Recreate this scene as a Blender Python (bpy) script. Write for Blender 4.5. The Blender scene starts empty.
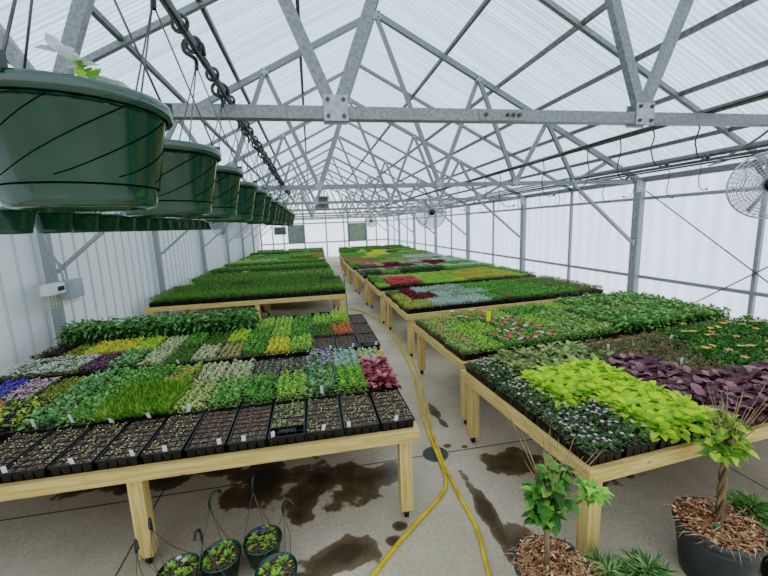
import bpy, bmesh, math, random
import numpy as np
from mathutils import Vector, Matrix

random.seed(7)
rng = np.random.default_rng(11)
scene = bpy.context.scene
COL = scene.collection
PI = math.pi
CAMZ = 2.2          # eye height; heights below written as CAMZ + offset were surveyed from the eye
BAY = 3.7121
T = [BAY * (0.5694 + k) for k in range(8)]      # truss stations T[0]..T[7]
YEND = T[7]
YBACK = -3.2
HALF = 4.57
CH = CAMZ + 0.58    # bottom chord height
RISE = 0.5186
RIDGE = CH + RISE * HALF


def lin(c):
    return tuple(((x / 255) / 12.92 if x / 255 <= 0.04045 else ((x / 255 + 0.055) / 1.055) ** 2.4) for x in c)


# ------------------------------------------------------------------ materials
def new_mat(name):
    m = bpy.data.materials.new(name)
    m.use_nodes = True
    nt = m.node_tree
    nt.nodes.clear()
    out = nt.nodes.new('ShaderNodeOutputMaterial')
    return m, nt, out


def N(nt, typ, **kw):
    n = nt.nodes.new(typ)
    for k, v in kw.items():
        if k in n.inputs:
            n.inputs[k].default_value = v
        else:
            setattr(n, k, v)
    return n


def principled(nt, out, color=(0.5, 0.5, 0.5), rough=0.5, metal=0.0, spec=0.5):
    b = nt.nodes.new('ShaderNodeBsdfPrincipled')
    b.inputs['Base Color'].default_value = (*color, 1)
    b.inputs['Roughness'].default_value = rough
    b.inputs['Metallic'].default_value = metal
    b.inputs['Specular IOR Level'].default_value = spec
    nt.links.new(b.outputs[0], out.inputs['Surface'])
    return b


def ramp(nt, stops):
    r = nt.nodes.new('ShaderNodeValToRGB')
    e = r.color_ramp.elements
    while len(e) < len(stops):
        e.new(0.5)
    for i, (p, c) in enumerate(stops):
        e[i].position = p
        e[i].color = (*c, 1)
    return r


def coords(nt, scale=(1, 1, 1), kind='Object'):
    tc = nt.nodes.new('ShaderNodeTexCoord')
    mp = nt.nodes.new('ShaderNodeMapping')
    mp.inputs['Scale'].default_value = scale
    nt.links.new(tc.outputs[kind], mp.inputs['Vector'])
    return mp.outputs['Vector']


def noise_mat(name, c1, c2, scale=20, rough=0.5, metal=0.0, spec=0.5, stretch=(1, 1, 1), detail=3, lo=0.35, hi=0.65, bump=0.0, kind='Object'):
    m, nt, out = new_mat(name)
    b = principled(nt, out, c1, rough, metal, spec)
    n = N(nt, 'ShaderNodeTexNoise')
    n.inputs['Scale'].default_value = scale
    n.inputs['Detail'].default_value = detail
    nt.links.new(coords(nt, stretch, kind), n.inputs['Vector'])
    r = ramp(nt, [(lo, c1), (hi, c2)])
    nt.links.new(n.outputs['Fac'], r.inputs[0])
    nt.links.new(r.outputs[0], b.inputs['Base Color'])
    if bump:
        bp = N(nt, 'ShaderNodeBump')
        bp.inputs['Strength'].default_value = bump
        bp.inputs['Distance'].default_value = 0.01
        nt.links.new(n.outputs['Fac'], bp.inputs['Height'])
        nt.links.new(bp.outputs[0], b.inputs['Normal'])
    return m


def attr_mat(name, rough=0.55, trans=0.3, spec=0.35):
    m, nt, out = new_mat(name)
    b = principled(nt, out, (0.1, 0.3, 0.05), rough, 0, spec)
    a = N(nt, 'ShaderNodeAttribute')
    a.attribute_name = 'Col'
    nt.links.new(a.outputs['Color'], b.inputs['Base Color'])
    t = N(nt, 'ShaderNodeBsdfTranslucent')
    nt.links.new(a.outputs['Color'], t.inputs['Color'])
    mx = N(nt, 'ShaderNodeMixShader')
    mx.inputs[0].default_value = trans
    nt.links.new(b.outputs[0], mx.inputs[1])
    nt.links.new(t.outputs[0], mx.inputs[2])
    nt.links.new(mx.outputs[0], out.inputs['Surface'])
    return m


def film_mat(name, ribaxis, ribscale, tint, clear=0.45, contrast=0.12, wavy=1.0, streak=(1, 1, 1)):
    """translucent greenhouse sheet: part of the light passes straight, the rest is scattered"""
    m, nt, out = new_mat(name)
    v = coords(nt, (1, 1, 1))
    w = N(nt, 'ShaderNodeTexWave')
    w.wave_type = 'BANDS'
    w.bands_direction = ribaxis
    w.inputs['Scale'].default_value = ribscale
    w.inputs['Distortion'].default_value = wavy
    w.inputs['Detail'].default_value = 2
    w.inputs['Detail Scale'].default_value = 0.6
    nt.links.new(v, w.inputs['Vector'])
    n = N(nt, 'ShaderNodeTexNoise')
    n.inputs['Scale'].default_value = 1.6
    n.inputs['Detail'].default_value = 6
    n.inputs['Roughness'].default_value = 0.62
    nt.links.new(coords(nt, streak), n.inputs['Vector'])
    mul = N(nt, 'ShaderNodeMix', data_type='FLOAT')
    mul.inputs[0].default_value = 0.82
    nt.links.new(w.outputs['Fac'], mul.inputs[2])
    nt.links.new(n.outputs['Fac'], mul.inputs[3])
    c1 = tuple(t * (1 - contrast) for t in tint)
    c2 = tuple(min(1, t * (1 + contrast)) for t in tint)
    r = ramp(nt, [(0.36, c1), (0.64, c2)])
    nt.links.new(mul.outputs[0], r.inputs[0])
    tr = N(nt, 'ShaderNodeBsdfTransparent')
    nt.links.new(r.outputs[0], tr.inputs['Color'])
    tl = N(nt, 'ShaderNodeBsdfTranslucent')
    nt.links.new(r.outputs[0], tl.inputs['Color'])
    mx = N(nt, 'ShaderNodeMixShader')
    mx.inputs[0].default_value = 1 - clear
    nt.links.new(tr.outputs[0], mx.inputs[1])
    nt.links.new(tl.outputs[0], mx.inputs[2])
    nt.links.new(mx.outputs[0], out.inputs['Surface'])
    return m


def wood_mat(name, axis):
    m, nt, out = new_mat(name)
    b = principled(nt, out, (0.5, 0.36, 0.18), 0.7, 0, 0.25)
    st = {'x': (0.8, 12, 12), 'y': (12, 0.8, 12), 'z': (12, 12, 0.8)}[axis]
    n = N(nt, 'ShaderNodeTexNoise')
    n.inputs['Scale'].default_value = 3.5
    n.inputs['Detail'].default_value = 5
    n.inputs['Distortion'].default_value = 0.6
    nt.links.new(coords(nt, st), n.inputs['Vector'])
    r = ramp(nt, [(0.3, lin((196, 154, 92))), (0.5, lin((216, 180, 116))), (0.72, lin((230, 200, 142)))])
    nt.links.new(n.outputs['Fac'], r.inputs[0])
    k = N(nt, 'ShaderNodeTexVoronoi')
    k.inputs['Scale'].default_value = 2.6
    nt.links.new(coords(nt, {'x': (1, 3, 3), 'y': (3, 1, 3), 'z': (3, 3, 1)}[axis]), k.inputs['Vector'])
    kr = ramp(nt, [(0.03, (0.3, 0.16, 0.08)), (0.075, (1, 1, 1))])
    nt.links.new(k.outputs['Distance'], kr.inputs[0])
    mx = N(nt, 'ShaderNodeMix', data_type='RGBA', blend_type='MULTIPLY')
    mx.inputs[0].default_value = 0.8
    nt.links.new(r.outputs[0], mx.inputs[6])
    nt.links.new(kr.outputs[0], mx.inputs[7])
    nt.links.new(mx.outputs[2], b.inputs['Base Color'])
    return m


def floor_mat():
    m, nt, out = new_mat('concrete')
    b = principled(nt, out, (0.35, 0.33, 0.3), 0.6, 0, 0.4)
    v = coords(nt)
    n1 = N(nt, 'ShaderNodeTexNoise'); n1.inputs['Scale'].default_value = 1.3; n1.inputs['Detail'].default_value = 8
    n1.inputs['Roughness'].default_value = 0.65
    nt.links.new(v, n1.inputs['Vector'])
    r1 = ramp(nt, [(0.33, lin((198, 180, 156))), (0.68, lin((230, 213, 192)))])
    nt.links.new(n1.outputs['Fac'], r1.inputs[0])
    n2 = N(nt, 'ShaderNodeTexNoise'); n2.inputs['Scale'].default_value = 40; n2.inputs['Detail'].default_value = 4
    nt.links.new(v, n2.inputs['Vector'])
    r2 = ramp(nt, [(0.3, (0.78, 0.78, 0.78)), (0.6, (1, 1, 1))])
    nt.links.new(n2.outputs['Fac'], r2.inputs[0])
    mx = N(nt, 'ShaderNodeMix', data_type='RGBA', blend_type='MULTIPLY'); mx.inputs[0].default_value = 1
    nt.links.new(r1.outputs[0], mx.inputs[6]); nt.links.new(r2.outputs[0], mx.inputs[7])
    # water stains and painted under-bench shade: soft spots whose edge is broken up by noise
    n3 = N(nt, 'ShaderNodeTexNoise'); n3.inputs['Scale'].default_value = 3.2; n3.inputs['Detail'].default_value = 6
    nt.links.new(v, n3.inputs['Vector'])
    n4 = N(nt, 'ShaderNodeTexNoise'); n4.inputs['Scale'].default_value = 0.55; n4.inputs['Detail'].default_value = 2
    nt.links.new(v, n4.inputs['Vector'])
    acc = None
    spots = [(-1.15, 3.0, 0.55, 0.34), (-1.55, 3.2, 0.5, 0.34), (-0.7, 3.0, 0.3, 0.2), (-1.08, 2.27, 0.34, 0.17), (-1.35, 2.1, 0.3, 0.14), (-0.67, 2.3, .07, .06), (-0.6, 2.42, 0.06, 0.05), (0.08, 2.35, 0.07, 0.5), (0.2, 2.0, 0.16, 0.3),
             (0.55, 2.95, 0.3, 0.2), (1.3, 2.7, 0.6, 0.25), (-2.6, 3.5, 0.9, 0.2), (-3.0, 4.9, 1.2, 0.8), (-0.25, 5.4, 0.15, 0.4), (0.2, 3.9, 0.06, 0.3), (0.1, 3.3, .05, .04), (0.25, 3.25, .04, .03)]  # broad spots under the left benches paint shade into the floor colour
    sep = N(nt, 'ShaderNodeSeparateXYZ'); nt.links.new(v, sep.inputs[0])
    for (sx, sy, rx, ry) in spots:
        dx = N(nt, 'ShaderNodeMath', operation='SUBTRACT'); nt.links.new(sep.outputs[0], dx.inputs[0]); dx.inputs[1].default_value = sx
        dy = N(nt, 'ShaderNodeMath', operation='SUBTRACT'); nt.links.new(sep.outputs[1], dy.inputs[0]); dy.inputs[1].default_value = sy
        ax = N(nt, 'ShaderNodeMath', operation='DIVIDE'); nt.links.new(dx.outputs[0], ax.inputs[0]); ax.inputs[1].default_value = rx
        ay = N(nt, 'ShaderNodeMath', operation='DIVIDE'); nt.links.new(dy.outputs[0], ay.inputs[0]); ay.inputs[1].default_value = ry
        qx = N(nt, 'ShaderNodeMath', operation='MULTIPLY'); nt.links.new(ax.outputs[0], qx.inputs[0]); nt.links.new(ax.outputs[0], qx.inputs[1])
        qy = N(nt, 'ShaderNodeMath', operation='MULTIPLY_ADD'); nt.links.new(ay.outputs[0], qy.inputs[0]); nt.links.new(ay.outputs[0], qy.inputs[1]); nt.links.new(qx.outputs[0], qy.inputs[2])
        if acc is None:
            acc = qy.outputs[0]
        else:
            mn = N(nt, 'ShaderNodeMath', operation='MINIMUM'); nt.links.new(acc, mn.inputs[0]); nt.links.new(qy.outputs[0], mn.inputs[1]); acc = mn.outputs[0]
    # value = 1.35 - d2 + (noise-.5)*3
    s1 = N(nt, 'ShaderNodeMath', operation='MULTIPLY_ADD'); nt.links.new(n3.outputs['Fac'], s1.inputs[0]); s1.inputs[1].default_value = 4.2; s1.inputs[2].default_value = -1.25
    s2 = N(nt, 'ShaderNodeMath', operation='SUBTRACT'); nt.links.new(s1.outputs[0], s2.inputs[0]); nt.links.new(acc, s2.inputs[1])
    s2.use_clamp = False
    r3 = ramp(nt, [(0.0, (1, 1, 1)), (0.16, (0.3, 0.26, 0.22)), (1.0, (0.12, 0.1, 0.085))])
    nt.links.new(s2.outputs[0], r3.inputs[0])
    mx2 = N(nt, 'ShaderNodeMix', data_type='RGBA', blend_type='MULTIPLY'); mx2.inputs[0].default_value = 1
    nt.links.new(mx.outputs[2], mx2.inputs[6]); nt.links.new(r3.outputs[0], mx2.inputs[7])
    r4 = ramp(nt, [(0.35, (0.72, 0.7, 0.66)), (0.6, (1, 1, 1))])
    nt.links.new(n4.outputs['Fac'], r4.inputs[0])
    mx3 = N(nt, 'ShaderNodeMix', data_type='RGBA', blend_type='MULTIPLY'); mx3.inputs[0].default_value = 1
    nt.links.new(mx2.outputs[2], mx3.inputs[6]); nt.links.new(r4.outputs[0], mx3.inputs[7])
    nt.links.new(mx3.outputs[2], b.inputs['Base Color'])
    rr = ramp(nt, [(0.0, (0.6, 0.6, 0.6)), (0.2, (0.3, 0.3, 0.3))])
    nt.links.new(s2.outputs[0], rr.inputs[0]); nt.links.new(rr.outputs[0], b.inputs['Roughness'])
    return m


def soil_mat():
    m, nt, out = new_mat('potting_soil')
    b = principled(nt, out, (0.04, 0.03, 0.02), 0.95, 0, 0.1)
    v = coords(nt)
    k = N(nt, 'ShaderNodeTexVoronoi'); k.inputs['Scale'].default_value = 170
    nt.links.new(v, k.inputs['Vector'])
    r = ramp(nt, [(0.0, lin((34, 27, 23))), (0.5, lin((88, 70, 60))), (0.8, lin((128, 106, 92))), (0.97, lin((205, 190, 172)))])
    nt.links.new(k.outputs['Color'], r.inputs[0])
    nt.links.new(r.outputs[0], b.inputs['Base Color'])
    bp = N(nt, 'ShaderNodeBump'); bp.inputs['Strength'].default_value = 0.8; bp.inputs['Distance'].default_value = 0.004
    nt.links.new(k.outputs['Distance'], bp.inputs['Height']); nt.links.new(bp.outputs[0], b.inputs['Normal'])
    return m


M = {}
M['steel'] = noise_mat('galvanised_steel', lin((112, 118, 118)), lin((142, 148, 148)), 60, 0.42, 0.35, 0.5, detail=5)
M['post'] = noise_mat('galvanised_post', lin((140, 147, 149)), lin((166, 172, 174)), 60, 0.45, 0.25)
M['plate'] = noise_mat('bright_galvanised_plate', lin((148, 156, 160)), lin((178, 186, 190)), 30, 0.4, 0.3)
M['darksteel'] = noise_mat('weathered_steel', lin((74, 76, 75)), lin((104, 106, 104)), 30, 0.5, 0.3)
M['pipe'] = noise_mat('dark_pipe_steel', lin((66, 72, 72)), lin((98, 104, 104)), 20, 0.4, 0.3)
M['bolt'] = noise_mat('zinc_bolt', (0.05, 0.05, 0.05), (0.12, 0.12, 0.12), 40, 0.4, 0.7)
M['black'] = noise_mat('black_plastic', (0.0015, 0.0015, 0.002), (0.004, 0.004, 0.005), 12, 0.38)
M['tube'] = noise_mat('black_tubing', (0.012, 0.012, 0.012), (0.03, 0.03, 0.03), 12, 0.45)
def siding_mat(name, c):
    m, nt, out = new_mat(name)
    b = principled(nt, out, c, .45, 0, .4)
    n = N(nt, 'ShaderNodeTexNoise'); n.inputs['Scale'].default_value = 1.4
    nt.links.new(coords(nt, (1, 1, .4)), n.inputs['Vector'])
    r = ramp(nt, [(.3, tuple(x * .94 for x in c)), (.7, c)])
    nt.links.new(n.outputs['Fac'], r.inputs[0]); nt.links.new(r.outputs[0], b.inputs['Base Color'])
    t = N(nt, 'ShaderNodeBsdfTranslucent'); t.inputs['Color'].default_value = (*c, 1)
    mx = N(nt, 'ShaderNodeMixShader'); mx.inputs[0].default_value = .42
    nt.links.new(b.outputs[0], mx.inputs[1]); nt.links.new(t.outputs[0], mx.inputs[2]); nt.links.new(mx.outputs[0], out.inputs['Surface'])
    return m


M['siding'] = siding_mat('white_ribbed_panel', (.88, .92, .94))
M['sidingrib'] = siding_mat('white_ribbed_panel_groove', (.66, .72, .76))
M['greenpot'] = noise_mat('dark_green_pot_plastic', lin((20, 54, 44)), lin((27, 64, 53)), 6, 0.12, 0, 0.9)
M['groove'] = noise_mat('pot_groove', (.001, .004, .003), (.002, .006, .004), 6, 0.9, 0, 0.05)
M['hook'] = noise_mat('dark_green_hook_plastic', lin((10, 20, 18)), lin((16, 30, 26)), 10, 0.3)
M['wire'] = noise_mat('hanger_wire', (0.06, 0.065, 0.065), (0.12, 0.12, 0.12), 20, 0.4, 0.4)
M['graypot'] = noise_mat('charcoal_pot_plastic', lin((46, 52, 56)), lin((66, 72, 76)), 5, 0.5)
M['siding'] = noise_mat('white_ribbed_steel', lin((244, 248, 250)), lin((252, 253, 254)), 1.5, 0.45)
M['sidingrib'] = noise_mat('white_ribbed_steel_groove', lin((196, 206, 212)), lin((206, 216, 220)), 1.5, 0.5)
M['woodx'] = wood_mat('pine_grain_x', 'x')
M['woody'] = wood_mat('pine_grain_y', 'y')
M['woodz'] = wood_mat('pine_grain_z', 'z')
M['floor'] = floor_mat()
M['soil'] = soil_mat()
M['joint'] = noise_mat('joint_dirt', (0.05, 0.045, 0.04), (0.11, 0.1, 0.09), 9, 0.9)
M['leaf'] = attr_mat('leaf')
M['petal'] = attr_mat('petal', 0.6, 0.25, 0.2)
M['matte'] = attr_mat('painted_bits', 0.8, 0.0, 0.15)
M['tag'] = noise_mat('white_tag', (0.75, 0.76, 0.78), (0.85, 0.85, 0.87), 20, 0.5)
M['ytag'] = noise_mat('yellow_card', lin((255, 225, 20)), lin((255, 232, 40)), 20, 0.5)
M['hose'] = None
M['ghose'] = noise_mat('green_hose', lin((30, 120, 80)), lin((50, 140, 95)), 20, 0.4)
M['bark'] = noise_mat('bark', lin((86, 66, 46)), lin((140, 116, 88)), 30, 0.9, stretch=(1, 1, 0.2), bump=0.5)
M['twig'] = noise_mat('dry_twig', lin((120, 92, 66)), lin((168, 138, 104)), 30, 0.9)
M['roof'] = film_mat('roof_sheet', 'Y', 5.2, (0.76, 0.85, 0.895), 0.4, 0.17, 1.2, (0.22, 15, 0.22))
M['wallfilm'] = film_mat('wall_sheet', 'Y', 1.1, (0.86, 0.90, 0.965), 0.4, 0.06, 3.0, (1, 4.5, 0.5))
M['endfilm'] = film_mat('end_wall_sheet', 'X', 1.1, (0.95, 0.97, 1.0), 0.4, 0.03, 3.0, (3, 1, 0.6))
M['cage'] = noise_mat('fan_wire', lin((176, 182, 186)), lin((205, 210, 214)), 20, 0.4, 0.3)
M['beige'] = noise_mat('beige_wire_mesh', lin((190, 194, 172)), lin((210, 212, 190)), 12, 0.5)
M['white'] = noise_mat('white_plastic', lin((222, 226, 228)), lin((236, 238, 240)), 5, 0.4)
M['greybox'] = noise_mat('grey_enclosure', lin((150, 160, 172)), lin((168, 178, 188)), 5, 0.4)
M['louver'] = noise_mat('shutter_aluminium', lin((120, 136, 132)), lin((146, 160, 156)), 5, 0.5)
M['louverg'] = noise_mat('shutter_green_aluminium', lin((128, 146, 124)), lin((150, 166, 142)), 5, 0.5)
M['grey'] = noise_mat('grey_paint', lin((110, 118, 120)), lin((132, 140, 142)), 8, 0.5)
M['hole'] = noise_mat('dark_recess', (0.02, 0.02, 0.02), (0.03, 0.03, 0.03), 8, 0.8)


def hose_mat():
    m, nt, out = new_mat('yellow_hose_rubber')
    b = principled(nt, out, lin((222, 180, 40)), 0.45, 0, 0.4)
    n = N(nt, 'ShaderNodeTexNoise'); n.inputs['Scale'].default_value = 9
    nt.links.new(coords(nt), n.inputs['Vector'])
    r = ramp(nt, [(0.35, lin((196, 156, 34))), (0.65, lin((236, 200, 62)))])
    nt.links.new(n.outputs['Fac'], r.inputs[0]); nt.links.new(r.outputs[0], b.inputs['Base Color'])
    return m


M['hose'] = hose_mat()


# ------------------------------------------------------------------ object helpers
def link(o, parent=None):
    COL.objects.link(o)
    if parent is not None:
        o.parent = parent
    return o


def empty(name, loc=(0, 0, 0), rz=0.0):
    o = bpy.data.objects.new(name, None)
    o.empty_display_size = 0.05
    o.location = loc
    o.rotation_euler = (0, 0, rz)
    return link(o)


def tag(o, label=None, cat=None, group=None, kind=None):
    if label: o['label'] = label
    if cat: o['category'] = cat
    if group: o['group'] = group
    if kind: o['kind'] = kind
    return o


class MB:
    """collects shapes, then links them as ONE mesh object"""
    def __init__(s):
        s.bm = bmesh.new()
        s.smooth = False

    def box(s, c, size, rz=0.0, mat=0, taper=1.0):
        x, y, z = (v / 2 for v in size)
        ct, st = math.cos(rz), math.sin(rz)
        vs = []
        for dz in (-z, z):
            k = taper if dz < 0 else 1.0
            for dx, dy in ((-x, -y), (x, -y), (x, y), (-x, y)):
                dx *= k; dy *= k
                vs.append(s.bm.verts.new((c[0] + dx * ct - dy * st, c[1] + dx * st + dy * ct, c[2] + dz)))
        for f in ((0, 3, 2, 1), (4, 5, 6, 7), (0, 1, 5, 4), (1, 2, 6, 5), (2, 3, 7, 6), (3, 0, 4, 7)):
            fc = s.bm.faces.new([vs[i] for i in f]); fc.material_index = mat
        return s

    def bar(s, p, q, w, d=None, mat=0, up=(0, 1, 0)):
        """rectangular tube from p to q; w across, d along `up`"""
        p, q = Vector(p), Vector(q)
        d = w if d is None else d
        ax = (q - p).normalized()
        u = Vector(up)
        if abs(ax.dot(u)) > 0.95:
            u = Vector((1, 0, 0))
        sd = ax.cross(u).normalized()
        u = sd.cross(ax).normalized()
        vs = []
        for e in (p, q):
            for a, b in ((-1, -1), (1, -1), (1, 1), (-1, 1)):
                vs.append(s.bm.verts.new(e + sd * a * w / 2 + u * b * d / 2))
        for f in ((0, 3, 2, 1), (4, 5, 6, 7), (0, 1, 5, 4), (1, 2, 6, 5), (2, 3, 7, 6), (3, 0, 4, 7)):
            fc = s.bm.faces.new([vs[i] for i in f]); fc.material_index = mat
        return s

    def tube(s, pts, r, n=8, mat=0, caps=True, smooth=True):
        pts = [Vector(p) for p in pts]
        rings = []
        prev = None
        for i, p in enumerate(pts):
            a = (pts[min(i + 1, len(pts) - 1)] - pts[max(i - 1, 0)])
            a = a.normalized() if a.length > 1e-9 else Vector((0, 0, 1))
            if prev is None:
                u = Vector((0, 0, 1)) if abs(a.z) < 0.9 else Vector((1, 0, 0))
            else:
                u = prev
            sd = a.cross(u)
            if sd.length < 1e-6: sd = a.orthogonal()
            sd.normalize()
            u = sd.cross(a).normalized()
            prev = u
            rr = r[i] if isinstance(r, (list, tuple)) else r
            rings.append([s.bm.verts.new(p + (sd * math.cos(2 * PI * k / n) + u * math.sin(2 * PI * k / n)) * rr) for k in range(n)])
        for i in range(len(rings) - 1):
            for k in range(n):
                f = s.bm.faces.new((rings[i][k], rings[i][(k + 1) % n], rings[i + 1][(k + 1) % n], rings[i + 1][k]))
                f.material_index = mat; f.smooth = smooth
        if caps:
            for rg in (rings[0][::-1], rings[-1]):
                f = s.bm.faces.new(rg); f.material_index = mat
        return s

    def lathe(s, prof, c=(0, 0, 0), n=40, mat=0, smooth=True, cap_bottom=False, cap_top=False, sx=1.0, sy=1.0):
        rings = []
        for (r, z) in prof:
            rings.append([s.bm.verts.new((c[0] + sx * r * math.cos(2 * PI * k / n), c[1] + sy * r * math.sin(2 * PI * k / n), c[2] + z)) for k in range(n)])
        for i in range(len(rings) - 1):
            for k in range(n):
                f = s.bm.faces.new((rings[i][k], rings[i][(k + 1) % n], rings[i + 1][(k + 1) % n], rings[i + 1][k]))
                f.material_index = mat; f.smooth = smooth
        if cap_bottom:
            s.bm.faces.new(rings[0][::-1]).material_index = mat
        if cap_top:
            s.bm.faces.new(rings[-1]).material_index = mat
        return s

    def quad(s, a, b, c, d, mat=0):
        f = s.bm.faces.new([s.bm.verts.new(v) for v in (a, b, c, d)]); f.material_index = mat
        return s

    def mesh(s, name, mats):
        me = bpy.data.meshes.new(name)
        s.bm.normal_update()
        s.bm.to_mesh(me); s.bm.free()
        for m in (mats if isinstance(mats, (list, tuple)) else [mats]):
            me.materials.append(m)
        return me

    def build(s, name, mats, parent=None, loc=(0, 0, 0), rz=0.0):
        o = bpy.data.objects.new(name, s.mesh(name, mats))
        o.location = loc; o.rotation_euler = (0, 0, rz)
        return link(o, parent)


def catenary(a, b, sag, n=10):
    a, b = Vector(a), Vector(b)
    return [a.lerp(b, i / n) - Vector((0, 0, sag * 4 * (i / n) * (1 - i / n))) for i in range(n + 1)]


def smooth_path(P, sub=8):
    P = [Vector(p) for p in P]
    out = []
    for i in range(len(P) - 1):
        p0, p1, p2, p3 = P[max(i - 1, 0)], P[i], P[i + 1], P[min(i + 2, len(P) - 1)]
        for k in range(sub):
            t = k / sub
            out.append(0.5 * ((2 * p1) + (-p0 + p2) * t + (2 * p0 - 5 * p1 + 4 * p2 - p3) * t * t + (-p0 + 3 * p1 - 3 * p2 + p3) * t ** 3))
    out.append(P[-1])
    return out


def copy_tree(o, parent=None):
    c = o.copy(); COL.objects.link(c)
    if parent is not None: c.parent = parent
    for ch in list(o.children):
        copy_tree(ch, c)
    return c


# ------------------------------------------------------------------ leaf meshes (vectorised)
BIG_V = np.array([[0, 0], [.3, -.46], [.3, 0], [.3, .46], [.68, -.36], [.68, 0], [.68, .36], [1, 0]], float)
BIG_F = [(0, 2, 1), (0, 3, 2), (1, 2, 5, 4), (2, 3, 6, 5), (4, 5, 7), (5, 6, 7)]
LOBE_V = np.array([[0, 0], [-.08, -.42], [.3, -.5], [.42, -.22], [.4, 0], [.42, .22], [.3, .5], [-.08, .42], [1, 0]], float)
LOBE_F = [(0, 2, 1), (0, 4, 3, 2), (0, 6, 5, 4), (0, 7, 6), (3, 4, 8), (4, 5, 8)]
HEART_V = np.array([[0, 0], [-.1, -.3], [.22, -.5], [.62, -.38], [.4, 0], [.62, .38], [.22, .5], [-.1, .3], [1, 0]], float)
SM_V = np.array([[0, 0], [.5, -.5], [1, 0], [.5, .5]], float)
SM_F = [(0, 3, 2), (0, 2, 1)]
SHAPES = {'big': (BIG_V, BIG_F), 'lobe': (LOBE_V, LOBE_F), 'sm': (SM_V, SM_F), 'heart': (HEART_V, LOBE_F)}


class Soup:
    """a soup of leaves and petals with a colour attribute"""
    def __init__(s):
        s.V = []; s.F = []; s.C = []; s.Mi = []; s.n = 0

    def leaves(s, pos, az, el, L, W, col, shape='sm', fold=0.12, curl=0.25, roll=None, mi=0):
        n = len(pos)
        if n == 0: return
        tv, tf = SHAPES[shape]
        d = np.stack([np.cos(el) * np.cos(az), np.cos(el) * np.sin(az), np.sin(el)], 1)
        sd = np.stack([-np.sin(az), np.cos(az), np.zeros(n)], 1)
        nr = np.cross(d, sd)
        if roll is not None:
            cr, sr = np.cos(roll)[:, None], np.sin(roll)[:, None]
            sd, nr = sd * cr + nr * sr, nr * cr - sd * sr
        t, w = tv[:, 0], tv[:, 1]
        nn = fold * np.abs(w) * 2 - curl * t * t
        P = (pos[:, None, :] + d[:, None, :] * (t[None, :, None] * L[:, None, None]) + sd[:, None, :] * (w[None, :, None] * W[:, None, None])
             + nr[:, None, :] * (nn[None, :, None] * L[:, None, None]))
        k = len(tv)
        s.V.append(P.reshape(-1, 3))
        s.C.append(np.repeat(col, k, 0))
        for f in tf:
            idx = np.array(f)[None, :] + (s.n + np.arange(n) * k)[:, None]
            s.F.append(idx); s.Mi.append(np.full(n, mi))
        s.n += n * k

    def raw(s, V, faces, col, mi=0):
        V = np.asarray(V, float)
        s.V.append(V); s.C.append(np.tile(np.asarray(col, float)[None, :], (len(V), 1)))
        f = np.array(faces) + s.n
        s.F.append(f); s.Mi.append(np.full(len(f), mi)); s.n += len(V)

    def add(s, o, off, ang=0.0):
        c, sn = math.cos(ang), math.sin(ang)
        for V in o.V:
            s.V.append(np.stack([V[:, 0] * c - V[:, 1] * sn + off[0], V[:, 0] * sn + V[:, 1] * c + off[1], V[:, 2] + off[2]], 1))
        s.C += o.C
        for f, m in zip(o.F, o.Mi):
            s.F.append(f + s.n); s.Mi.append(m)
        s.n += o.n

    def mesh(s, name, mats):
        V = np.concatenate(s.V); C = np.concatenate(s.C)
        me = bpy.data.meshes.new(name)
        nf = sum(len(f) for f in s.F)
        loops = np.concatenate([f.reshape(-1) for f in s.F]).astype(np.int32)
        sizes = np.concatenate([np.full(len(f), f.shape[1]) for f in s.F]).astype(np.int32)
        mi = np.concatenate(s.Mi).astype(np.int32)
        me.vertices.add(len(V)); me.vertices.foreach_set('co', V.astype(np.float32).reshape(-1))
        me.loops.add(len(loops)); me.loops.foreach_set('vertex_index', loops)
        me.polygons.add(nf)
        me.polygons.foreach_set('loop_start', np.concatenate([[0], np.cumsum(sizes)[:-1]]).astype(np.int32))
        me.polygons.foreach_set('loop_total', sizes)
        me.polygons.foreach_set('material_index', mi)
        a = me.color_attributes.new('Col', 'FLOAT_COLOR', 'POINT')
        a.data.foreach_set('color', np.concatenate([C, np.ones((len(C), 1))], 1).astype(np.float32).reshape(-1))
        for m in (mats if isinstance(mats, (list, tuple)) else [mats]):
            me.materials.append(m)
        me.update(calc_edges=True); me.validate()
        return me


def pick(cols, n, var=0.18):
    base = np.array([lin(c) for c in cols]) ** 1.04 * 1.05
    base = base * .84 + base.mean(1, keepdims=True) * .16
    gm = (base[:, 1] > base[:, 0]) & (base[:, 1] > base[:, 2] * 1.6)
    base[gm] *= np.array([1.28, 1.03, .85])
    c = base[rng.integers(0, len(base), n)]
    c = c * 1.75 * (1 + rng.uniform(-var, var, (n, 1)))
    return c * np.minimum(1, .88 / c.max(1, keepdims=True))


TW, TL, TH = 0.252, 0.532, 0.07       # nursery flat: width, length, height
G = dict
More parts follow.
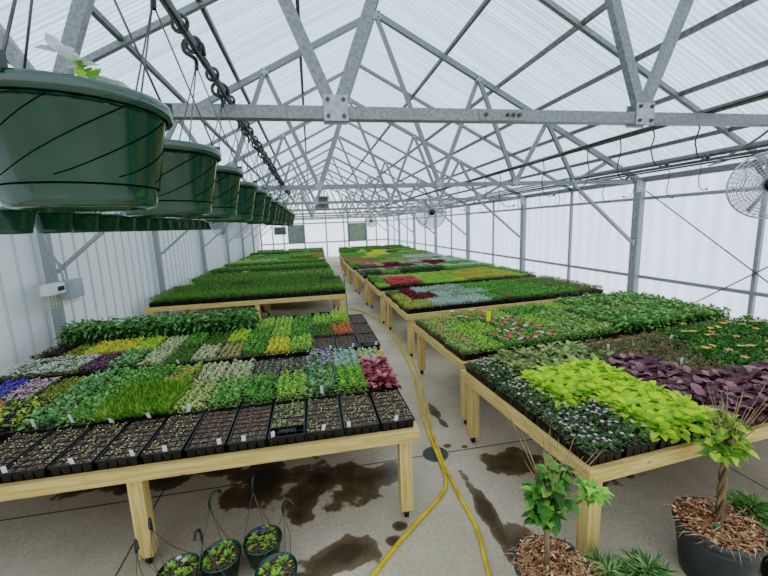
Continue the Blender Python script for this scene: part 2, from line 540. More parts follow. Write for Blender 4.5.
# kind -> plants in a flat.  h: plant height, g: plants across/along, nl leaves per plant, L/W leaf size, cols, shape, el: elevation range (deg)
SZ = .061
KINDS = {
 'seedlings': G(txt='bark-dark soil with sparse pale seedlings', h=.012, g=(6, 12), nl=2, L=.017, W=.010, cols=[(178, 190, 130), (150, 176, 110), (210, 210, 170)], el=(10, 40), keep=.55),
 'sproutsgreen': G(txt='soil with green sprouts in half its cells', h=.014, g=(6, 12), nl=4, L=.018, W=.011, cols=[(150, 190, 130), (120, 170, 100)], el=(10, 50), keep=.6),
 'bare': G(txt='bare brown potting soil', h=.01, g=(6, 12), nl=2, L=.011, W=.006, cols=[(150, 150, 90), (128, 110, 80)], el=(0, 30), keep=.22),
 'dotted': G(txt='dark soil with small grey-green starts', h=.02, g=(4, 8), nl=7, L=.022, W=.012, cols=[(110, 140, 110), (70, 105, 70), (150, 160, 140)], el=(10, 60), keep=.9),
 'heuchera': G(txt='rosy red round-leaved foliage', h=.11, g=(3, 6), nl=16, L=.058, W=.06, cols=[(166, 82, 90), (140, 60, 72), (190, 116, 116), (110, 46, 56), (86, 40, 46)], el=(-12, 50), shape='heart', spread=.05),
 'bushygreen': G(txt='tall bright green bushy starts', h=.10, g=(3, 7), nl=34, L=.034, W=.014, cols=[(112, 178, 62), (90, 158, 52), (142, 200, 84), (74, 134, 46)], el=(-5, 80), spread=.045),
 'lightgreen': G(txt='light green leafy starts', h=.07, g=(4, 7), nl=26, L=.03, W=.015, cols=[(136, 186, 76), (112, 166, 62), (158, 204, 98), (88, 140, 50)], el=(-5, 75), spread=.04),
 'green': G(txt='mid green leafy starts', h=.07, g=(4, 7), nl=24, L=.032, W=.017, cols=[(82, 146, 60), (66, 124, 50), (104, 166, 76), (52, 104, 42)], el=(-5, 75), spread=.04),
 'leafy': G(txt='crinkled blue-green leafy starts', h=.07, g=(3, 6), nl=22, L=.042, W=.026, cols=[(96, 146, 98), (76, 124, 80), (122, 168, 120), (58, 100, 60)], el=(-5, 65), spread=.05, shape='big'),
 'mint': G(txt='mint-like fresh green foliage', h=.07, g=(4, 7), nl=22, L=.034, W=.02, cols=[(98, 154, 80), (78, 134, 64), (126, 176, 98), (60, 110, 50)], el=(-5, 70), spread=.04),
 'grassy': G(txt='upright bright green grassy foliage', h=.02, g=(6, 14), nl=22, L=.105, W=.0045, cols=[(128, 180, 62), (104, 160, 48), (150, 198, 80), (84, 136, 42)], el=(55, 88), spread=.02, curl=.12),
 'palegreen': G(txt='pale lime variegated small leaves', h=.045, g=(4, 8), nl=24, L=.026, W=.015, cols=[(168, 196, 126), (142, 178, 98), (196, 212, 160), (104, 146, 66)], el=(-5, 70), spread=.035),
 'whitevar': G(txt='cream speckled variegated foliage', h=.05, g=(4, 8), nl=24, L=.024, W=.014, cols=[(206, 212, 176), (176, 192, 138), (226, 230, 206), (116, 146, 84)], el=(-5, 70), spread=.035),
 'silver': G(txt='frosty silver dusty foliage', h=.06, g=(4, 7), nl=26, L=.034, W=.012, cols=[(176, 194, 182), (150, 174, 160), (198, 212, 204), (116, 146, 124)], el=(0, 75), spread=.035),
 'bluesilver': G(txt='blue-grey silvery foliage', h=.07, g=(4, 7), nl=26, L=.034, W=.014, cols=[(152, 172, 158), (126, 152, 134), (176, 192, 182), (92, 126, 98), (120, 150, 110)], el=(0, 75), spread=.035),
 'lime': G(txt='lime green foliage', h=.06, g=(4, 7), nl=26, L=.03, W=.016, cols=[(164, 204, 50), (142, 188, 40), (188, 220, 76), (116, 160, 36)], el=(-5, 75), spread=.035),
 'limetall': G(txt='tall lime green foliage', h=.11, g=(4, 7), nl=34, L=.032, W=.014, cols=[(150, 200, 70), (126, 180, 54), (176, 216, 96), (96, 146, 40)], el=(-5, 75), spread=.035),
 'yellow': G(txt='bright chartreuse yellow foliage', h=.06, g=(4, 7), nl=26, L=.032, W=.018, cols=[(222, 224, 36), (200, 206, 30), (236, 236, 80), (160, 176, 40)], el=(-5, 70), spread=.04),
 'olive': G(txt='low olive green mossy foliage', h=.03, g=(5, 10), nl=22, L=.022, W=.009, cols=[(112, 138, 44), (92, 120, 36), (136, 156, 60)], el=(0, 80), spread=.03),
 'tan': G(txt='tan and bronze small foliage', h=.04, g=(4, 8), nl=20, L=.024, W=.013, cols=[(168, 160, 100), (136, 140, 80), (190, 180, 120), (104, 120, 60)], el=(-5, 70), spread=.03),
 'mossgreen': G(txt='fine dark green mossy foliage', h=.035, g=(5, 10), nl=22, L=.022, W=.009, cols=[(70, 118, 50), (54, 98, 40), (92, 138, 64)], el=(0, 80), spread=.03),
 'browndark': G(txt='dark brown foliage', h=.06, g=(3, 7), nl=20, L=.036, W=.022, cols=[(62, 48, 44), (44, 36, 34), (86, 66, 58), (58, 62, 42)], el=(-5, 65), spread=.04, shape='big'),
 'purpledark': G(txt='plum purple foliage', h=.05, g=(4, 7), nl=24, L=.03, W=.018, cols=[(118, 74, 104), (92, 54, 80), (144, 98, 128), (66, 40, 56)], el=(-5, 70), spread=.035),
 'alysswhite': G(txt='white flowering clusters', h=.04, g=(4, 8), nl=14, L=.022, W=.01, cols=[(112, 144, 88), (136, 162, 110)], el=(0, 75), spread=.03, fl=([(236, 240, 232), (222, 228, 216), (246, 246, 240)], 11, .009)),
 'alysspink': G(txt='soft pink flowering clusters', h=.04, g=(4, 8), nl=12, L=.022, W=.01, cols=[(104, 134, 84), (126, 150, 104)], el=(0, 75), spread=.03, fl=([(214, 170, 200), (196, 148, 184), (230, 196, 216)], 11, .009)),
 'lobelia': G(txt='violet blue flowering mat', h=.04, g=(4, 8), nl=12, L=.02, W=.01, cols=[(84, 118, 70), (72, 96, 66)], el=(0, 75), spread=.03, fl=([(84, 82, 200), (104, 98, 220), (70, 66, 176)], 14, .009)),
 'viola': G(txt='lavender violas over green leaves', h=.06, g=(4, 7), nl=18, L=.028, W=.016, cols=[(96, 146, 70), (80, 126, 58)], el=(-5, 70), spread=.035, fl=([(170, 130, 214), (200, 176, 230), (140, 100, 190)], 2.2, .015)),
 'orangespot': G(txt='green foliage dotted with orange blooms', h=.06, g=(4, 7), nl=22, L=.03, W=.016, cols=[(112, 154, 66), (90, 134, 54), (150, 176, 80)], el=(-5, 70), spread=.035, fl=([(226, 160, 50), (214, 140, 40)], 1.2, .013)),
 'orange': G(txt='orange foliage', h=.045, g=(4, 7), nl=24, L=.026, W=.016, cols=[(214, 120, 56), (196, 100, 44), (226, 144, 80), (150, 110, 50)], el=(-5, 70), spread=.035),
 'pepper': G(txt='tall dark green pepper plants', h=.24, g=(3, 6), nl=20, L=.10, W=.046, cols=[(66, 114, 58), (50, 96, 48), (90, 138, 84), (36, 74, 36)], el=(-40, 35), spread=.045, shape='big', curl=.35, stem=True),
 'limefern': G(txt='lime fronds over deep purple leaves', h=.06, g=(3, 6), nl=20, L=.05, W=.016, cols=[(150, 186, 60), (126, 164, 48), (50, 36, 52), (60, 44, 60)], el=(-5, 60), spread=.04, shape='big'),
 'orangegreen': G(txt='light green foliage with orange flower heads', h=.05, g=(4, 7), nl=20, L=.03, W=.016, cols=[(130, 170, 70), (108, 150, 58)], el=(-5, 70), spread=.035, fl=([(232, 120, 60), (224, 104, 48)], 1.5, .017)),
 # right side
 'pinkgreen': G(txt='dark green foliage flecked with pink', h=.055, g=(4, 8), nl=26, L=.028, W=.015, cols=[(62, 98, 58), (46, 80, 46), (86, 122, 78), (96, 104, 84)], el=(-5, 70), spread=.035, fl=([(200, 164, 176), (172, 132, 150)], 1.3, .011)),
 'potatolime': G(txt='glowing lime sweet potato vine', h=.10, g=(3, 6), nl=24, L=.064, W=.056, cols=[(150, 194, 24), (136, 184, 22), (166, 206, 40), (112, 160, 22)], el=(-25, 45), spread=.085, shape='heart', curl=.2),
 'potatobronze': G(txt='bronze green sweet potato vine', h=.09, g=(3, 6), nl=14, L=.064, W=.052, cols=[(104, 132, 74), (84, 112, 60), (128, 152, 92), (80, 88, 56)], el=(-20, 40), spread=.06, shape='heart', curl=.2),
 'potatopurple': G(txt='deep purple sweet potato vine', h=.10, g=(3, 6), nl=22, L=.068, W=.064, cols=[(92, 56, 62), (74, 44, 50), (114, 74, 80), (56, 36, 42), (140, 104, 108)], el=(-22, 38), spread=.085, shape='heart', curl=.2),
 'redolive': G(txt='olive foliage with dull red tips', h=.08, g=(4, 7), nl=28, L=.032, W=.017, cols=[(84, 100, 66), (70, 88, 58), (112, 122, 84), (94, 112, 70), (78, 96, 62), (142, 72, 68)], el=(-5, 70), spread=.04),
 'marigold': G(txt='dark green foliage with yellow blooms', h=.10, g=(4, 7), nl=30, L=.036, W=.018, cols=[(66, 112, 52), (50, 92, 42), (90, 136, 68), (40, 76, 36)], el=(-5, 70), spread=.04, fl=([(226, 190, 70), (214, 160, 60), (236, 208, 110)], .12, .032)),
 'impatiens': G(txt='mixed red, pink and white blooms', h=.07, g=(4, 7), nl=24, L=.03, W=.018, cols=[(84, 140, 62), (68, 118, 52), (110, 162, 80)], el=(-5, 65), spread=.035, fl=([(206, 66, 66), (222, 84, 120), (236, 226, 226), (190, 70, 60), (226, 120, 140)], .8, .024)),
 'coralgreen': G(txt='light green foliage with coral blooms', h=.06, g=(4, 7), nl=24, L=.028, W=.017, cols=[(110, 156, 80), (92, 138, 66), (136, 174, 104)], el=(-5, 65), spread=.035, fl=([(216, 96, 80), (226, 120, 100)], .9, .014)),
 'freshgreen': G(txt='fresh green low foliage', h=.055, g=(4, 7), nl=26, L=.028, W=.017, cols=[(116, 172, 62), (96, 152, 52), (140, 188, 80)], el=(-5, 70), spread=.035, fl=([(214, 80, 70)], .12, .014)),
 'geranium': G(txt='full scalloped green foliage', h=.12, g=(3, 6), nl=26, L=.045, W=.042, cols=[(86, 136, 66), (68, 116, 54), (112, 158, 84), (52, 94, 44)], el=(-20, 45), spread=.055, shape='heart'),
 'geraniumred': G(txt='scalloped green foliage with reddish heads', h=.10, g=(3, 6), nl=24, L=.045, W=.042, cols=[(86, 134, 68), (70, 116, 56), (116, 156, 88)], el=(-15, 50), spread=.05, shape='heart', fl=([(176, 88, 80), (150, 80, 70)], .7, .014)),
 'paleflower': G(txt='green foliage with a few pale pink blooms', h=.08, g=(4, 7), nl=26, L=.034, W=.022, cols=[(92, 142, 70), (76, 122, 58), (120, 162, 88)], el=(-5, 65), spread=.04, fl=([(222, 190, 180), (206, 150, 130)], .4, .014)),
 'maroon': G(txt='deep maroon foliage', h=.06, g=(4, 7), nl=26, L=.032, W=.019, cols=[(110, 34, 46), (86, 26, 38), (136, 50, 58), (60, 24, 30)], el=(-5, 70), spread=.04),
 'limered': G(txt='yellow-green foliage', h=.06, g=(4, 7), nl=26, L=.03, W=.017, cols=[(128, 160, 60), (108, 140, 50), (160, 180, 84), (150, 110, 60)], el=(-5, 70), spread=.04),
 'redbloom': G(txt='bright red blooms', h=.07, g=(4, 7), nl=16, L=.03, W=.016, cols=[(80, 124, 60), (140, 120, 80)], el=(-5, 70), spread=.035, fl=([(200, 20, 60), (224, 50, 90), (170, 16, 46)], 8, .02)),
 'greenred': G(txt='green foliage touched with dull red', h=.08, g=(4, 7), nl=26, L=.032, W=.016, cols=[(76, 124, 64), (60, 106, 52), (100, 146, 84), (70, 110, 60), (150, 70, 60)], el=(-5, 75), spread=.035),
 'yellowbloom': G(txt='yellow blooms over green leaves', h=.07, g=(4, 7), nl=20, L=.03, W=.016, cols=[(110, 148, 56), (90, 128, 48), (150, 170, 60)], el=(-5, 70), spread=.035, fl=([(224, 196, 46), (206, 170, 40), (236, 214, 80)], 3.2, .016)),
 'pinkwhite': G(txt='pink and white blooms', h=.06, g=(4, 7), nl=16, L=.03, W=.016, cols=[(84, 122, 72), (104, 140, 90)], el=(-5, 70), spread=.035, fl=([(226, 190, 196), (236, 226, 220), (206, 130, 150)], 4, .017)),
 'magenta': G(txt='magenta blooms', h=.06, g=(4, 7), nl=14, L=.03, W=.016, cols=[(96, 60, 60), (84, 110, 70)], el=(-5, 70), spread=.035, fl=([(190, 50, 120), (150, 40, 70), (210, 90, 150)], 4, .017)),
 'coral': G(txt='coral red blooms', h=.06, g=(4, 7), nl=12, L=.03, W=.016, cols=[(130, 120, 80), (110, 130, 80)], el=(-5, 70), spread=.035, fl=([(216, 90, 80), (226, 110, 96)], 5, .018)),
 'rust': G(txt='rust orange foliage', h=.06, g=(4, 7), nl=26, L=.03, W=.017, cols=[(178, 92, 60), (150, 78, 52), (196, 116, 80), (110, 110, 60)], el=(-5, 70), spread=.04),
 'crop': G(txt='dense upright green vegetable starts', h=.12, g=(5, 9), nl=20, L=.036, W=.012, cols=[(76, 120, 54), (60, 102, 44), (98, 142, 72), (42, 76, 34)], el=(-5, 78), spread=.028),
 'cropdark': G(txt='dense dark green vegetable starts', h=.13, g=(5, 9), nl=18, L=.038, W=.018, cols=[(54, 92, 48), (42, 76, 38), (74, 112, 64), (30, 56, 28)], el=(-10, 72), spread=.03),
 'croplight': G(txt='dense light green vegetable starts', h=.12, g=(5, 9), nl=20, L=.036, W=.012, cols=[(88, 136, 60), (72, 118, 50), (108, 156, 78), (52, 90, 40)], el=(0, 80), spread=.028),
}


def flower_heads(so, P, cols, size, mi=0):
    n = len(P)
    if n == 0: return
    c = pick(cols, n, 0.12)
    a0 = rng.uniform(0, 2 * PI, n)
    for k in range(5):
        az = a0 + k * 2 * PI / 5
        so.leaves(P, az, rng.uniform(.1, .5, n), np.full(n, size), np.full(n, size * .95), c, 'sm', 0.05, 0.2, mi=mi)


def make_plants(kind, lod=1.0):
    K = KINDS[kind]
    nx, ny = K['g']
    nl = max(2, int(round(K['nl'] * (lod if K['nl'] > 6 else 1))))
    sc = 1.0 / math.sqrt(lod) if K['nl'] > 6 else 1.0
    gx, gy = np.meshgrid((np.arange(nx) + .5) / nx - .5, (np.arange(ny) + .5) / ny - .5)
    c = np.stack([gx.ravel() * TW * .95, gy.ravel() * TL * .96], 1)
    c += rng.normal(0, .007 if K['nl'] > 6 else .003, c.shape)
    keep = rng.random(len(c)) < K.get('keep', .985)
    c = c[keep]
    n = len(c)
    hh = K['h'] * rng.uniform(.78, 1.15, n)
    so = Soup()
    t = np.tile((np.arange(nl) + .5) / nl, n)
    pi = np.repeat(np.arange(n), nl)
    az = np.tile(np.arange(nl) * 2.4, n) + np.repeat(rng.uniform(0, 6.28, n), nl) + rng.normal(0, .3, n * nl)
    e0, e1 = K['el']
    el = np.radians(e1 + (e0 - e1) * t ** .8 + rng.normal(0, 9, n * nl))
    sp = K.get('spread', .01) * 1.3
    rad = sp * (t ** .7) * rng.uniform(.2, .8, n * nl)
    pos = np.stack([c[pi, 0] + rad * np.cos(az), c[pi, 1] + rad * np.sin(az), SZ + hh[pi] * (1 - .85 * t) * rng.uniform(.88, 1.0, n * nl)], 1)
    L = K['L'] * sc * rng.uniform(.7, 1.15, n * nl); W = K['W'] * sc * rng.uniform(.8, 1.15, n * nl)
    col = pick(K['cols'], n * nl)
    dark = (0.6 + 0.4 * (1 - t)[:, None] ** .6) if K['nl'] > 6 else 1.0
    sh = K.get('shape', 'sm')
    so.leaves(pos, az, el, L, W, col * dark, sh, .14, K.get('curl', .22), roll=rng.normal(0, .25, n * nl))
    if K.get('stem'):
        for k in range(2):
            so.leaves(np.stack([c[:, 0], c[:, 1], np.full(n, SZ)], 1), np.full(n, k * PI / 2), np.full(n, 1.5), hh * .95, np.full(n, .006), pick([(110, 140, 80)], n), 'sm', 0, 0)
    fl = None
    if K.get('fl'):
        fcols, dens, size = K['fl']
        dens *= (lod if dens > 1.5 else 1)
        m = rng.poisson(dens, n)
        idx = np.repeat(np.arange(n), m)
        P = np.stack([c[idx, 0] + rng.normal(0, .018, len(idx)), c[idx, 1] + rng.normal(0, .018, len(idx)), SZ + .003 + hh[idx] * rng.uniform(.9, 1.1, len(idx)) + .012], 1)
        fl = Soup()
        flower_heads(fl, P, fcols, size * (1.0 / math.sqrt(lod) if dens > 1.5 else 1.15))
        if not fl.n: fl = None
    return so, fl


def tray_mb(mb, c=(0, 0, 0), cells=(4, 8)):
    """outer walls of one flat: rim, web and tapered cells hanging below it"""
    x0, y0, z0 = c
    w, l = TW - .008, TL - .008
    zt = z0 + TH
    for (cx, cy, sx, sy) in ((0, -l / 2 + .004, w, .008), (0, l / 2 - .004, w, .008), (-w / 2 + .004, 0, .008, l - .016), (w / 2 - .004, 0, .008, l - .016)):
        mb.box((x0 + cx, y0 + cy, zt - .006), (sx, sy, .014))
    nx, ny = cells
    for j in range(ny):
        for i in range(nx):
            if 0 < i < nx - 1 and 0 < j < ny - 1: continue
            cx = ((i + .5) / nx - .5) * (w - .012); cy = ((j + .5) / ny - .5) * (l - .012)
            mb.box((x0 + cx, y0 + cy, z0 + .029), ((w - .012) / nx - .004, (l - .012) / ny - .004, .058), taper=.84)
    mb.box((x0, y0, zt - .014), (w - .02, l - .02, .004))
    return mb


def tray_mesh():
    mb = tray_mb(MB())
    w, l = TW - .008, TL - .008
    for i in range(1, 4):
        mb.box(((i / 4 - .5) * (w - .012), 0, TH - .006), (.003, l - .02, .005))
    for j in range(1, 8):
        mb.box((0, (j / 8 - .5) * (l - .012), TH - .006), (w - .02, .003, .005))
    return mb.mesh('seedling_tray', M['black'])


def soil_mesh(front_empty=False):
    bm = bmesh.new()
    w, l = TW - .024, TL - .024
    nx, ny = 4, 8
    for i in range(nx):
        for j in range(ny):
            if front_empty and j < 2: continue
            cx = ((i + .5) / nx - .5) * w; cy = ((j + .5) / ny - .5) * l
            a, b = w / nx / 2 - .0001, l / ny / 2 - .0001
            k = 3
            grid = [[bm.verts.new((cx + a * (2 * u / k - 1), cy + b * (2 * v / k - 1), .060 + random.uniform(-.0015, .0035) )) for v in range(k + 1)] for u in range(k + 1)]
            for u in range(k):
                for v in range(k):
                    bm.faces.new((grid[u][v], grid[u + 1][v], grid[u + 1][v + 1], grid[u][v + 1]))
    me = bpy.data.meshes.new('soil'); bm.to_mesh(me); bm.free(); me.materials.append(M['soil'])
    return me


TRAY_ME = tray_mesh()
SOIL_ME = soil_mesh()
SOIL_FRONT_EMPTY = soil_mesh(True)
tg = MB(); tg.box((0, 0, .085), (.025, .0015, .075)); TAG_ME = tg.mesh('plant_tag', M['tag'])
PLANT_CACHE = {}


def plant_meshes(kind, v):
    k = (kind, v)
    if k not in PLANT_CACHE:
        so, fl = make_plants(kind)
        PLANT_CACHE[k] = (so.mesh('foliage', M['leaf']), fl.mesh('flowers', M['petal']) if fl else None)
    return PLANT_CACHE[k]


ORD = ['first', 'second', 'third', 'fourth', 'fifth', 'sixth', 'seventh', 'eighth', 'ninth', 'tenth', 'eleventh', 'twelfth', 'thirteenth', 'fourteenth', 'fifteenth', 'sixteenth', 'seventeenth', 'eighteenth']


def place_tray(kind, loc, ang, label, group, tagpos=None, front_empty=False, idx=0):
    o = bpy.data.objects.new('seedling_tray', TRAY_ME); link(o)
    o.location = loc; o.rotation_euler = (0, 0, ang + (random.uniform(-.012, .012)))
    tag(o, label, 'plant tray', group)
    link(bpy.data.objects.new('soil', SOIL_FRONT_EMPTY if front_empty else SOIL_ME), o)
    f, fl = plant_meshes(kind, idx % 2)
    flip = PI if (idx // 2) % 2 else 0
    p = bpy.data.objects.new('foliage', f); link(p, o); p.rotation_euler = (0, 0, flip)
    if front_empty: p.scale = (1, .74, 1); p.location = (0, .06, 0)
    if fl:
        q = bpy.data.objects.new('flowers', fl); link(q, o); q.rotation_euler = (0, 0, flip)
    if tagpos:
        t = bpy.data.objects.new('plant_tag', TAG_ME); link(t, o)
        t.location = (tagpos[0], tagpos[1], 0); t.rotation_euler = (.25, random.uniform(-.2, .2), random.uniform(-.4, .4))
        if K_h(kind) > .04: t.location.z = K_h(kind) * .8
    return o


def K_h(kind): return KINDS[kind]['h']


# ------------------------------------------------------------------ benches
BT = 0.75


def make_bench(P0, ang, width, V, side, label, nlegs=3, cast=True):
    """timber bench; P0 aisle-side front corner, V vector from front to back, side +1 runs to the right"""
    root = empty('nursery_bench', (P0[0], P0[1], 0))
    tag(root, label, 'bench', 'timber nursery benches')
    a = math.radians(ang)
    U = Vector((math.cos(a) * side, math.sin(a) * side, 0))
    Vv = Vector((V[0], V[1], 0)); Vn = Vv.normalized()
    def P(u, v, z): return U * u + Vv * v + Vector((0, 0, z))
    rh = .09; th = .038
    zc = BT - rh / 2
    up = (0, 0, 1)
    o = MB().bar(P(0, 0, zc) + Vn * th / 2, P(width, 0, zc) + Vn * th / 2, th, rh, up=up).build('front_rail', M['woodx'], root)
    o = MB().bar(P(0, 1, zc) - Vn * th / 2, P(width, 1, zc) - Vn * th / 2, th, rh, up=up).build('back_rail', M['woodx'], root)
    for u in (th / 2, width - th / 2):
        MB().bar(P(u, 0, zc) + Vn * th, P(u, 1, zc) - Vn * th, th, rh, up=up).build('side_rail', M['woody'], root)
    mb = MB()
    nb = max(2, int(width / .6))
    for i in range(1, nb):
        u = width * i / nb
        mb.bar(P(u, 0, BT - .03) + Vn * th, P(u, 1, BT - .03) - Vn * th, .038, .045, up=up)
    mb.build('joists', M['woody'], root)
    q = [P(th, 0, BT - .004) + Vn * th, P(width - th, 0, BT - .004) + Vn * th, P(width - th, 1, BT - .004) - Vn * th, P(th, 1, BT - .004) - Vn * th]
    if side < 0: q = q[::-1]
    MB().quad(*q).build('wire_deck', M['black'], root)
    lg = .089
    D = Vv.length
    cz = .075 if cast else 0
    for i in range(nlegs):
        u = (.075, 1.865, width - .1)[i]
        for vd in (th + lg / 2 + .001, D - th - lg / 2 - .001):
            p = U * (u + .02) + Vn * vd
            l = MB().box((0, 0, (cz + BT - .045) / 2), (lg, lg, BT - .045 - cz)).build('leg', M['woodz'], root, loc=p, rz=a)
            w = MB()
            w.tube([(-.014, 0, .028), (.014, 0, .028)], .028, 14)
            w.box((0, 0, .066), (.045, .045, .02)).bar((0.019, 0, .03), (0.019, 0, .07), .005, .02).bar((-0.019, 0, .03), (-0.019, 0, .07), .005, .02)
            w.build('caster', M['black'], l)
    return root


BENCHES = {
 'L1': dict(P0=(-.43, 2.42), ang=0, w=3.92, V=(0, 1.66), side=-1, name='left bench nearest the camera'),
 'L1b': dict(P0=(-.35, 4.17), ang=0, w=4.0, V=(0, 1.69), side=-1, name='second left bench'),
 'L2': dict(P0=(-.41, 8.08), ang=0, w=4.0, V=(0, 1.9), side=-1, name='third left bench'),
 'R1': dict(P0=(.39, 1.73), ang=5, w=4.0, V=(-.12, 1.65), side=1, name='nearest right bench'),
 'R2': dict(P0=(.35, 3.55), ang=5.4, w=4.0, V=(-.07, 1.66), side=1, name='second right bench'),
 'R3': dict(P0=(.32, 5.78), ang=5.2, w=4.03, V=(0, 1.88), side=1, name='third right bench'),
 'R4': dict(P0=(.28, 8.04), ang=5.2, w=4.1, V=(0, 1.88), side=1, name='fourth right bench'),
}
FAR = {
 'L3': dict(P0=(-.5, 10.15), ang=0, w=3.9, V=(0, 1.95), side=-1), 'L4': dict(P0=(-.52, 12.5), ang=0, w=3.9, V=(0, 2.0), side=-1),
 'L5': dict(P0=(-.55, 14.8), ang=0, w=3.85, V=(0, 2.0), side=-1), 'L6': dict(P0=(-.5, 17.2), ang=0, w=3.9, V=(0, 2.0), side=-1),
 'L7': dict(P0=(-.45, 19.6), ang=0, w=3.9, V=(0, 2.0), side=-1), 'L8': dict(P0=(-.4, 22.0), ang=0, w=3.9, V=(0, 2.0), side=-1),
 'R5': dict(P0=(.22, 10.2), ang=3.5, w=4.15, V=(0, 1.95), side=1), 'R6': dict(P0=(.17, 12.45), ang=2, w=4.2, V=(0, 1.95), side=1),
 'R7': dict(P0=(.17, 14.7), ang=0, w=4.1, V=(0, 1.95), side=1), 'R8': dict(P0=(.25, 16.95), ang=0, w=4.1, V=(0, 1.95), side=1),
 'R9': dict(P0=(.36, 19.2), ang=0, w=4.0, V=(0, 1.95), side=1), 'R10': dict(P0=(.48, 21.45), ang=0, w=3.9, V=(0, 2.0), side=1),
}
for k, b in BENCHES.items():
    make_bench(b['P0'], b['ang'], b['w'], b['V'], b['side'], 'pale timber bench on casters, ' + b['name'])
lb = ['fourth left bench', 'fifth left bench', 'sixth left bench', 'seventh left bench', 'eighth left bench', 'ninth left bench by the end wall',
      'fifth right bench', 'sixth right bench', 'seventh right bench', 'eighth right bench', 'ninth right bench', 'tenth right bench by the end wall']
for (k, b), t in zip(FAR.items(), lb):
    make_bench(b['P0'], b['ang'], b['w'], b['V'], b['side'], 'timber bench full of flats, ' + t)


def row(spec):
    """'kind*3 other' -> list"""
    out = []
    for w in spec.split():
        if '*' in w:
            a, n = w.split('*'); out += [a] * int(n)
        else: out.append(w)
    return out


# column 0 is the flat next to the aisle, row 0 the front row
PLAN = {
 'L1': ['seedlings seedlings seedlings sproutsgreen bare bare seedlings seedlings seedlings seedlings seedlings',
        'heuchera bushygreen leafy lightgreen green mint palegreen grassy grassy mint leafy limefern orangegreen',
        'whitevar silver viola dotted dotted*1 whitevar whitevar orangespot green mint leafy olive alysspink lobelia'],
 'L1b': ['bare bare bare lightgreen yellow green tan whitevar mossgreen whitevar leafy purpledark alysswhite alysswhite alysswhite',
         'bare orange mossgreen green lightgreen green lime mossgreen green whitevar lime yellow yellow olive browndark',
         'bare limetall lightgreen green lightgreen lightgreen pepper*8 pepper'],
 'L2': ['croplight*15', 'crop*15', 'cropdark*2 crop*6 cropdark*2 crop*5'],
 'R1': ['pinkgreen*2 potatolime*2 potatopurple*5',
        'pinkgreen potatolime*3 potatopurple*2 redolive*2 marigold*4',
        'pinkgreen potatobronze*4 redolive*4 marigold*6'],
 'R2': ['coralgreen freshgreen impatiens*3 paleflower*3 geranium*7',
        'coralgreen freshgreen freshgreen impatiens*2 lightgreen paleflower*2 geranium*2 geraniumred*2 geranium*3',
        'coralgreen coralgreen impatiens*2 freshgreen green*3 lightgreen geranium*6'],
 'R3': ['limered*2 silver*4 green*1 greenred green*5 greenred*2',
        'limered maroon*2 silver bluesilver*3 green*5 greenred*3',
        'mossgreen maroon silver bluesilver*3 green*5 greenred*4'],
 'R4': ['freshgreen redbloom*3 freshgreen*3 lime yellowbloom*5 freshgreen green',
        'green redbloom*3 freshgreen*4 yellowbloom*5 freshgreen green',
        'green coralgreen*2 freshgreen*4 orangespot*3 yellowbloom*3 green*2'],
}
ROWN = ['front', 'middle', 'back']
VIS = {('L1', 0): 11, ('L1', 1): 13, ('L1', 2): 15, ('R1', 0): 9, ('R1', 1): 12}
idx = 0
ntrays = 0
for bn, rows in PLAN.items():
    b = BENCHES[bn]
    a = math.radians(b['ang']); s = b['side']
    U = Vector((math.cos(a) * s, math.sin(a) * s)); V = Vector(b['V'])
    ncol = 15
    pitch = (b['w'] - .05) / ncol
    for r, sp in enumerate(rows):
        ks = row(sp)[:VIS.get((bn, r), 15)]
        for c, kind in enumerate(ks):
            v = (.018 + (r + .5) * (V.length - .05) / 3) / V.length
            p = Vector(b['P0']) + U * (.018 + pitch * (c + .5)) + V * v
            idx += 1
            lab = 'tray of %s, %s row, %s from aisle, %s' % (KINDS[kind]['txt'], ROWN[r], ORD[c], b['name'])
            words = lab.replace(',', '').split()
            if len(words) > 16:
                lab = '%s, %s row, %s from aisle, %s' % (' '.join(KINDS[kind]['txt'].split()[-4:]), ROWN[r], ORD[c], b['name'])
            tp = None
            if bn == 'L1' and r == 0: tp = ((.09 if c % 2 else -.02) * random.choice((-1, 1)), -TL / 2 + .03)
            elif bn == 'L1' and r == 1 and c in (2, 6, 7, 8, 9, 10): tp = (0, -TL / 2 + .012)
            elif bn == 'L1b' and (c, r) in ((1, 0), (2, 0), (0, 0), (8, 0)): tp = (.05, -TL / 2 + .03)
            elif bn == 'R1' and (c, r) in ((5, 2), (6, 1), (8, 1), (8, 2)): tp = (.05, 0)
            fe = (bn == 'L1' and r == 0 and c == 3) or (bn == 'L1b' and r == 0 and c == 0) or (bn == 'L1' and r == 2 and c == 3)
            place_tray(kind, (p.x, p.y, BT), a + math.atan2(-V.x, V.y) * 0, lab, 'seedling flats on the ' + b['name'], tp, fe, idx)
            ntrays += 1
print('individual trays', ntrays)

